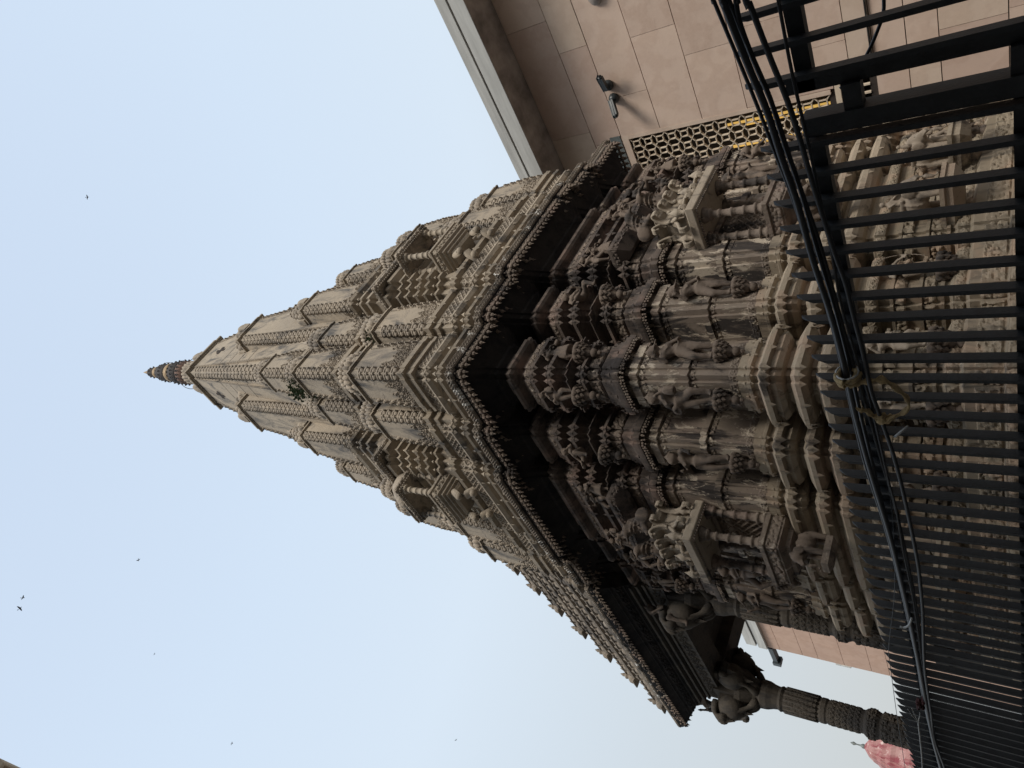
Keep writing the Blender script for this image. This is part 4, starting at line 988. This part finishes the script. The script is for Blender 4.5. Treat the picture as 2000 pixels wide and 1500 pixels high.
m = MB(); m.tube(catmull([(2.47, 6.141, .715), (2.47, 6.255, .73), (2.47, 6.558, .742), (2.47, 6.998, .762), (2.47, 7.6, .80)]), .006, 6)
for dz, dy in ((.05, -.2), (.02, -.24), (-.03, -.2), (.035, -.1)): m.tube([(2.47, 6.25, .73), (2.465, 6.2+dy*.5, .73+dz*.7), (2.46, 6.22+dy, .73+dz)], .003, 5)
tag(m.build('frayed_cord', 'white_plastic'), 'frayed pale cord with a splayed end on the far fence bars', 'cord')
m = MB()
for i in range(16): m.add(SPHS, (2.39+rnd.uniform(-.02, .02), 5.70+rnd.uniform(-.09, .09), .66+rnd.uniform(-.03, .03)), (.02, .035, .014), rnd.random()*3)
tag(m.build('thread_bundle', 'red'), 'small faded red thread bundle caught on the cables', 'thread')

# ------------------------------------------------------------------ cladded building behind
BX = 14.0
bld = empty('clad_building', (16.5, 5, -1.6), 'large building clad in buff and pink sandstone slabs, grey parapet, behind temple at right', 'building')
m = MB(); hole = (6.37, 9.2, 3.34, 7.62); h2 = (5.95, 7.3, 2.62, 3.12)
x0, x1 = BX+.04, BX+8
m.box(x0, x1, -8, hole[0], 3.34, 9.6); m.box(x0, x1, hole[1], 17, 3.34, 9.6); m.box(x0, x1, hole[0], hole[1], 7.62, 9.6)
m.box(x0, x1, -8, h2[0], 2.62, 3.34); m.box(x0, x1, h2[1], 17, 2.62, 3.34); m.box(x0, x1, h2[0], h2[1], 3.12, 3.34); m.box(x0, x1, -8, 17, -1.6, 2.62)
m.build('wall', 'joint', bld)
slabs = MB(); rr = random.Random(11)
rows = [9.55, 8.486, 7.778, 6.81, 5.838, 4.877, 3.9, 2.913, 2.50, 1.97, 1.482, .509, -.5, -1.6]
first = {0: [-8, -5.9, -3.6, -1.6, .8, 3.40, 6.0, 8.2, 10.4], 1: [-8, -5, -2.4, -.9, 1.9, 4.12, 6.35, 8.4], 2: [-8, -4.5, -2.2, 1.4, 3.10, 5.37, 6.33, 8.7], 3: [-8, -4, -1, 2.0, 4.25, 6.33, 9.2]}
def slab(y0, y1, z0, z1, tint, th=.0):
    gy = .004; slabs.cur = tint; slabs.box(BX-th, BX+.039, y0+gy, y1-gy, z0+.009, z1-.007)
for r in range(len(rows)-1):
    z1, z0 = rows[r], rows[r+1]
    ys = list(first.get(r, []))
    if not ys:
        y = -8
        while y < 17: ys.append(y); y += rr.uniform(1.1, 2.4)
    y = ys[-1]
    while y < 17: y += rr.uniform(1.2, 2.3); ys.append(min(y, 17))
    for a, b in zip(ys[:-1], ys[1:]):
        segs = [(a, b)]
        for (ha, hb, hz0, hz1) in ((hole[0]-.04, hole[1], hole[2], hole[3]+.14), (h2[0], h2[1], h2[2], h2[3])):
            if z1 > hz0+.01 and z0 < hz1-.01:
                ns = []
                for s0, s1 in segs:
                    if s1 <= ha or s0 >= hb: ns.append((s0, s1))
                    else:
                        if s0 < ha-.03: ns.append((s0, ha))
                        if s1 > hb+.03: ns.append((hb, s1))
                segs = ns
        t = rr.choice([0, 0, 0, 1, 3, 3, 2 if z0 < 6 else 1, 1])
        for s0, s1 in segs: slab(s0, s1, z0, z1, t, .002*t)
slab(5.95, 6.27, 3.23, 3.9, 1); slab(5.55, 5.94, 3.13, 3.9, 0, .001)
slabs.build('stone_cladding', CL, bld)
m = MB(); m.box(BX-.004, BX+.05, 6.28, 6.37, 3.3, 7.78); m.box(BX-.004, BX+.05, 6.37, 9.2, 7.62, 7.78); m.build('window_surround', CL[3], bld)
m = MB(); m.box(BX-.02, BX+.03, 6.24, 9.0, 7.80, 8.06); m.build('steel_lintel', 'patina', bld)
# jali screen
p = .286; m = MB(); X0 = BX+.02; dp = .055
def jb(y0, z0, y1, z1, w=.019):
    L = math.hypot(y1-y0, z1-z0); a = math.atan2(z1-z0, y1-y0)
    m.add(BOX, (X0+dp/2, (y0+y1)/2, (z0+z1)/2), (dp, L+.012, w), rot=Matrix.Rotation(a, 3, 'X'))
ny = int((hole[1]-hole[0])/p); nz = int((hole[3]-hole[2])/p)+1; q = .22*p
for i in range(ny+1):
    for j in range(nz):
        cy = hole[0]+.02+p*(i+.5); cz = hole[3]-p*(j+.5)
        for (a, b, c, d) in ((-q, -q*1.25, q, -q*1.25), (q, -q*1.25, q, q*1.25), (q, q*1.25, -q, q*1.25), (-q, q*1.25, -q, -q*1.25)): jb(cy+a, cz+b, cy+c, cz+d)
        for sy in (-1, 1):
            for sz in (-1, 1): jb(cy+sy*q, cz+sz*q*1.25, cy+sy*p/2, cz+sz*p/2)
m.build('jali_screen', 'jali', bld)
m = MB(); m.box(BX+.9, BX+.95, 5.5, 9.8, 2.4, 8); m.box(BX+.2, BX+.9, 6.36, 9.2, 3.33, 3.36); m.build('inner_wall', 'room', bld)
m = MB(); m.box(BX+.5, BX+.53, 6.75, 6.80, 3.4, 5.6); m.box(BX+.55, BX+.58, 7.3, 7.36, 3.4, 5.9); m.box(BX+.62, BX+.64, 6.9, 6.93, 3.4, 5.2); m.build('tube_light', 'lamp', bld)
m = MB(); y = h2[0]+.06
while y < h2[1]: m.box(BX+.02, BX+.08, y, y+.03, h2[2], h2[3]); y += .16
m.box(BX-.01, BX+.06, h2[0]-.02, h2[1], h2[3], h2[3]+.10); m.build('grille_window', 'jali', bld)
# cornice / parapet
m = MB(); m.box(13.1, BX+.5, -8, 17, 9.56, 9.92); m.box(13.14, BX+.5, -8, 17, 9.92, 9.97); m.box(13.09, BX+.5, -8, 17, 9.97, 10.23); m.box(13.4, BX+8, -8, 17, 10.2, 10.24); m.build('parapet', 'conc', bld)
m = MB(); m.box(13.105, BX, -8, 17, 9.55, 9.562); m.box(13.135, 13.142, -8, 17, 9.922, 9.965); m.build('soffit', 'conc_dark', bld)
m = MB(); m.tube([(BX-.03, -8, 2.53), (BX-.03, 6.0, 2.53)], .018, 8); m.build('wall_pipe', 'room', bld)
# CCTV cameras and lamp on the wall
def cctv(y, z, aim, label):
    r = empty('security_camera', (BX, y, z), label, 'security camera', 'wall cameras on the cladding')
    m = MB(); rot = Matrix.Rotation(-PI/2, 3, 'Y')
    L = [(.11, 0), (.12, .02), (.115, .05), (.09, .10), (.05, .13)]
    v = MB(); v.lathe(L, n=20); m.add((np.concatenate(v.v), v.f), (BX, y, z), 1, rot=rot, smooth=True); m.build('mount', 'cam', r)
    a = Vector(aim).normalized(); up = Vector((0, 0, 1)); sd = a.cross(up).normalized(); u2 = sd.cross(a)
    c = Vector((BX-.17, y, z))+a*.06
    R = Matrix((sd, a, u2)).transposed()
    m = MB(); m.add(BOX, c+a*.08, (.105, .34, .10), rot=R); m.add(BOX, c+a*.10+u2*.055, (.125, .40, .012), rot=R)
    v = MB(); v.lathe([(.052, -.16), (.056, -.1), (.056, .2), (.05, .23)], n=16); m.add((np.concatenate(v.v), v.f), c+a*.06, 1, rot=(R @ Matrix.Rotation(-PI/2, 3, 'X')), smooth=True)
    m.tube([(BX-.09, y, z), tuple(c)], .03, 8); m.build('housing', 'cam', r)
    m = MB(); m.add(SPH, c+a*.28, (.038, .038, .038)); m.build('lens', 'glass_dark', r)
cctv(5.05, 7.62, (-.35, -.9, -.05), 'dark bullet camera on the right, aimed along the wall towards the viewer')
cctv(5.36, 7.60, (-.55, .8, -.25), 'dark bullet camera on the left, aimed toward the temple')
m = MB(); m.add(SPHB, (BX, 3.2, 7.24), (.14, .26, .17), smooth=True); tag(m.build('wall_lamp', 'conc_dark'), 'rounded buff wall fitting high on the cladding near the frame edge', 'lamp')

# annex far left
an = empty('annex_building', (17, 26, -1.6), 'narrow end of a distant orange-pink clad building seen between the porch columns', 'building')
m = MB()
for j, z in enumerate((9.2, 8.239, 7.589, 6.549, 5.5, 4.823, 3.6, 2.6, 1.4, .3, -.7)):
    z1 = (9.72, 9.2, 8.239, 7.589, 6.549, 5.5, 4.823, 3.6, 2.6, 1.4, .3)[j]; y = 20
    while y < 31.3: m.box(BX, BX+.06, y, min(y+1.97, 31.37), z+.008, z1-.008); y += 1.98
m.build('stone_cladding', 'annex', an)
m = MB(); m.box(BX+.05, BX+8, 20, 31.38, -1.6, 9.72); m.build('wall', 'joint', an)
m = MB(); m.box(BX-.15, BX+8, 20, 31.3, 9.72, 10.1); m.box(BX-.05, BX+8, 20, 31.2, 10.1, 10.16); m.box(BX-.2, BX+8, 20, 31.1, 10.16, 10.6); m.build('parapet', 'conc', an)
m = MB(); m.box(BX-.02, BX+.05, 31.38, 31.48, 6.3, 6.9); m.build('side_box', 'conc', an)
fl = empty('floodlight', (14.1, 31.5, 9.6), 'small black floodlight sticking out from the far building corner', 'floodlight')
m = MB(); m.box(13.95, 14.25, 31.4, 32.9, 9.55, 9.75); m.build('arm', 'cam', fl); m = MB(); m.box(13.9, 14.3, 32.7, 32.95, 9.45, 9.80); m.build('head', 'cam', fl)

# distant pink temple spire
pk = empty('pink_spire_temple', (16, 46.9, -1.6), 'distant pink and red painted temple spire at the lower left', 'temple')
zt = 7.62; px, py = 16.0, 45.9
zs = [-1.6, 2, 4, 5.5, 6.6, 7.4, 8.0, zt+.2]; ws = [3.4, 2.5, 1.85, 1.35, .9, .5, .2, .1]
m = MB(); L = []
for t in np.linspace(0, 1, 40):
    z = -1.6+(zt+1.8)*t; w = float(np.interp(z, zs, ws))*(1+.035*(1 if int(t*39) % 2 else -1)); L.append(sqn(w, z, .2, .09))
m.loops(L, True, True); 
for k in range(4):
    for zz, s in ((0, 1.5), (2.2, 1.1), (4, .8)):
        w = float(np.interp(zz, zs, ws))*.75; a = PI/2*k
        m.lathe([(s*.6, zz-.8), (s*.55, zz), (s*.42, zz+s*.8), (s*.2, zz+s*1.4), (.02, zz+s*1.8)], (math.cos(a)*w*1.1, math.sin(a)*w*1.1, 0), 8, smooth=False)
m.build('spire', 'pinkspire', pk, loc=(px, py, 0))
m = MB(); m.lathe([(.04, zt+.1), (.12, zt+.2), (.13, zt+.3), (.05, zt+.42), (.03, zt+.62), (.10, zt+.78), (.02, zt+.95)], (px, py, 0), 12); m.build('finial', 'patina', pk)

# neighbouring building whose cornice corner pokes in overhead at left
nb_ = empty('lane_house', (-3.6, 8, -1.6), 'buff stone cornice corner of a house overhanging from the upper left', 'house')
m = MB(); H = [(-6, 5.27), (-1.36, 5.27), (-1.36, 11), (-6, 11)]
m.loft(H, [(0, -1.6), (0, 8.55), (.04, 8.6), (.09, 8.78), (.10, 9.12), (.09, 9.15), (.20, 9.20), (.215, 9.24), (.215, 9.38), (.17, 9.44), (.1, 9.6)])
m.build('wall', 'neigh', nb_)

shade_house = empty('lane_house', (-5, -5, -1.6), 'unseen plain stucco house added behind the viewer to shade the lower walls', 'house')  # added out of view to block sun and low sky from the lower walls
m = MB(); m.box(-9, -2.1, -18, 3.0, -1.6, 15.6); m.box(-9, -1.95, -18, 3.05, 15.6, 15.9)
for zz in (1.0, 4.4, 7.8, 11.2):
    for yy in range(-17, 2, 3): m.box(-2.16, -2.06, yy, yy+1.1, zz, zz+1.6); m.box(-2.2, -1.98, yy-.1, yy+1.2, zz-.12, zz-.04)
m.build('wall', 'stucco', shade_house)

# birds
def bird(loc, s, rz, tilt, label):
    m = MB(); m.add(SPH, (0, 0, 0), (s*.42, s*.12, s*.12), smooth=True); m.add(SPHS, (s*.42, 0, s*.03), s*.1, smooth=True)
    m.raw(np.array([(-.3*s, 0, 0), (-.75*s, .14*s, 0), (-.75*s, -.14*s, 0), (-.4*s, 0, .05*s)]), [(0, 1, 2), (0, 3, 1), (0, 2, 3), (1, 3, 2)])
    for q in (-1, 1):
        v = np.array([(.2*s, q*.05*s, .02*s), (-.2*s, q*.05*s, .02*s), (.12*s, q*.55*s, .25*s), (-.22*s, q*.5*s, .22*s), (-.15*s, q*1.0*s, .12*s), (0, q*.3*s, .19*s)])
        m.raw(v, [(0, 2, 3, 1), (2, 4, 3), (0, 1, 5), (1, 3, 5), (0, 5, 2)] if q > 0 else [(1, 3, 2, 0), (3, 4, 2), (5, 1, 0), (5, 3, 1), (2, 5, 0)])
    o = m.build('bird', 'bird', None, loc=loc); o.scale = (.72,)*3; o.rotation_euler = (tilt, 0, rz); tag(o, label, 'bird', 'birds in the sky')
for l, s, rz, t, lab in (((24.1, 6.4, 54.6), .28, .5, .4, 'bird alone in the sky high to the right of the spire'), ((7.4, 27.0, 53.0), .26, 2.2, -.3, 'bird in the sky midway left of the spire tip'),
                         ((1.6, 23.4, 55.2), .30, 1.0, .5, 'right-hand one of two birds close together near the frame top'), ((1.0, 23.7, 55.1), .34, .2, -.4, 'left-hand one of two birds close together near the frame top'),
                         ((2.9, 31.7, 50.9), .14, 1.2, .2, 'faint tiny bird below the pair, left of the spire'), ((.7, 38.4, 46.1), .22, .9, .3, 'small bird at the far left below the overhead cornice'),
                         ((8.3, 47.8, 35.3), .18, 2.0, .3, 'small bird low in the left sky beside the porch roof')):
    bird(l, s, rz, t, lab)

# ------------------------------------------------------------------ ground, sky, sun, camera
m = MB(); m.raw(np.array([(-150, -150, -1.6), (200, -150, -1.6), (200, 200, -1.6), (-150, 200, -1.6)], float), [(0, 1, 2, 3)])
tag(m.build('ground', 'ground'), 'paved temple court and lane', None, kind='structure'); bpy.data.objects['ground']['kind'] = 'structure'

w = bpy.data.worlds.new('World'); sc.world = w; w.use_nodes = True; nt = w.node_tree; nt.nodes.clear()
SUN_EL, SUN_AZ = math.radians(42), math.radians(-120)      # azimuth measured from +X towards +Y: from the right, behind the camera
out = nt.nodes.new('ShaderNodeOutputWorld'); bg = nt.nodes.new('ShaderNodeBackground'); bg.inputs[1].default_value = 1.17
tc = nt.nodes.new('ShaderNodeTexCoord'); sp = nt.nodes.new('ShaderNodeSeparateXYZ'); nt.links.new(tc.outputs['Generated'], sp.inputs[0])
rp = nt.nodes.new('ShaderNodeValToRGB'); e = rp.color_ramp.elements
e[0].position = 0.0; e[0].color = (.50, .52, .53, 1); e[1].position = 1.0; e[1].color = (.56, .67, .83, 1)
for pos, c in ((.14, (.56, .59, .60)), (.38, (.60, .665, .715)), (.62, (.66, .76, .865)), (.80, (.62, .735, .875))):
    x = e.new(pos); x.color = c+(1,)
nt.links.new(sp.outputs['Z'], rp.inputs[0])
sky = nt.nodes.new('ShaderNodeTexSky'); sky.sky_type = 'NISHITA'; sky.sun_disc = False; sky.sun_elevation = SUN_EL; sky.sun_rotation = PI/2-SUN_AZ; sky.dust_density = 6; sky.air_density = 1.5
sm = nt.nodes.new('ShaderNodeMix'); sm.data_type = 'RGBA'; sm.blend_type = 'MULTIPLY'; sm.inputs[0].default_value = 1; nt.links.new(sky.outputs[0], sm.inputs[6]); sm.inputs[7].default_value = (.1, .1, .1, 1)
mx = nt.nodes.new('ShaderNodeMix'); mx.data_type = 'RGBA'; mx.inputs[0].default_value = .12; nt.links.new(rp.outputs[0], mx.inputs[6]); nt.links.new(sm.outputs[2], mx.inputs[7])
nt.links.new(mx.outputs[2], bg.inputs[0]); nt.links.new(bg.outputs[0], out.inputs[0])
L = bpy.data.lights.new('sun', 'SUN'); L.energy = 3.4; L.angle = math.radians(20); L.color = (1, .935, .84)
so = bpy.data.objects.new('sun', L); COL.objects.link(so)
d = Vector((math.cos(SUN_EL)*math.cos(SUN_AZ), math.cos(SUN_EL)*math.sin(SUN_AZ), math.sin(SUN_EL))); so.rotation_euler = d.to_track_quat('Z', 'Y').to_euler()

cam = bpy.data.cameras.new('camera'); co = bpy.data.objects.new('camera', cam); COL.objects.link(co); sc.camera = co
cam.sensor_width = 36; cam.lens = 1365/2000*36; cam.clip_end = 2000; cam.clip_start = .05
p_, y_, r_ = math.radians(37.2), math.radians(46), math.radians(.9)
f = Vector((math.cos(y_)*math.cos(p_), math.sin(y_)*math.cos(p_), math.sin(p_))); r0 = Vector((math.sin(y_), -math.cos(y_), 0)); u0 = r0.cross(f)
r = math.cos(r_)*r0+math.sin(r_)*u0; u = -math.sin(r_)*r0+math.cos(r_)*u0
co.matrix_world = Matrix(((-u.x, r.x, -f.x, 0), (-u.y, r.y, -f.y, 0), (-u.z, r.z, -f.z, 0), (0, 0, 0, 1)))
sc.view_settings.view_transform = 'Standard'; sc.view_settings.look = 'None'; sc.view_settings.exposure = 0; sc.view_settings.gamma = 1
sc.render.engine = 'CYCLES'; sc.cycles.max_bounces = 6; sc.cycles.use_denoising = True
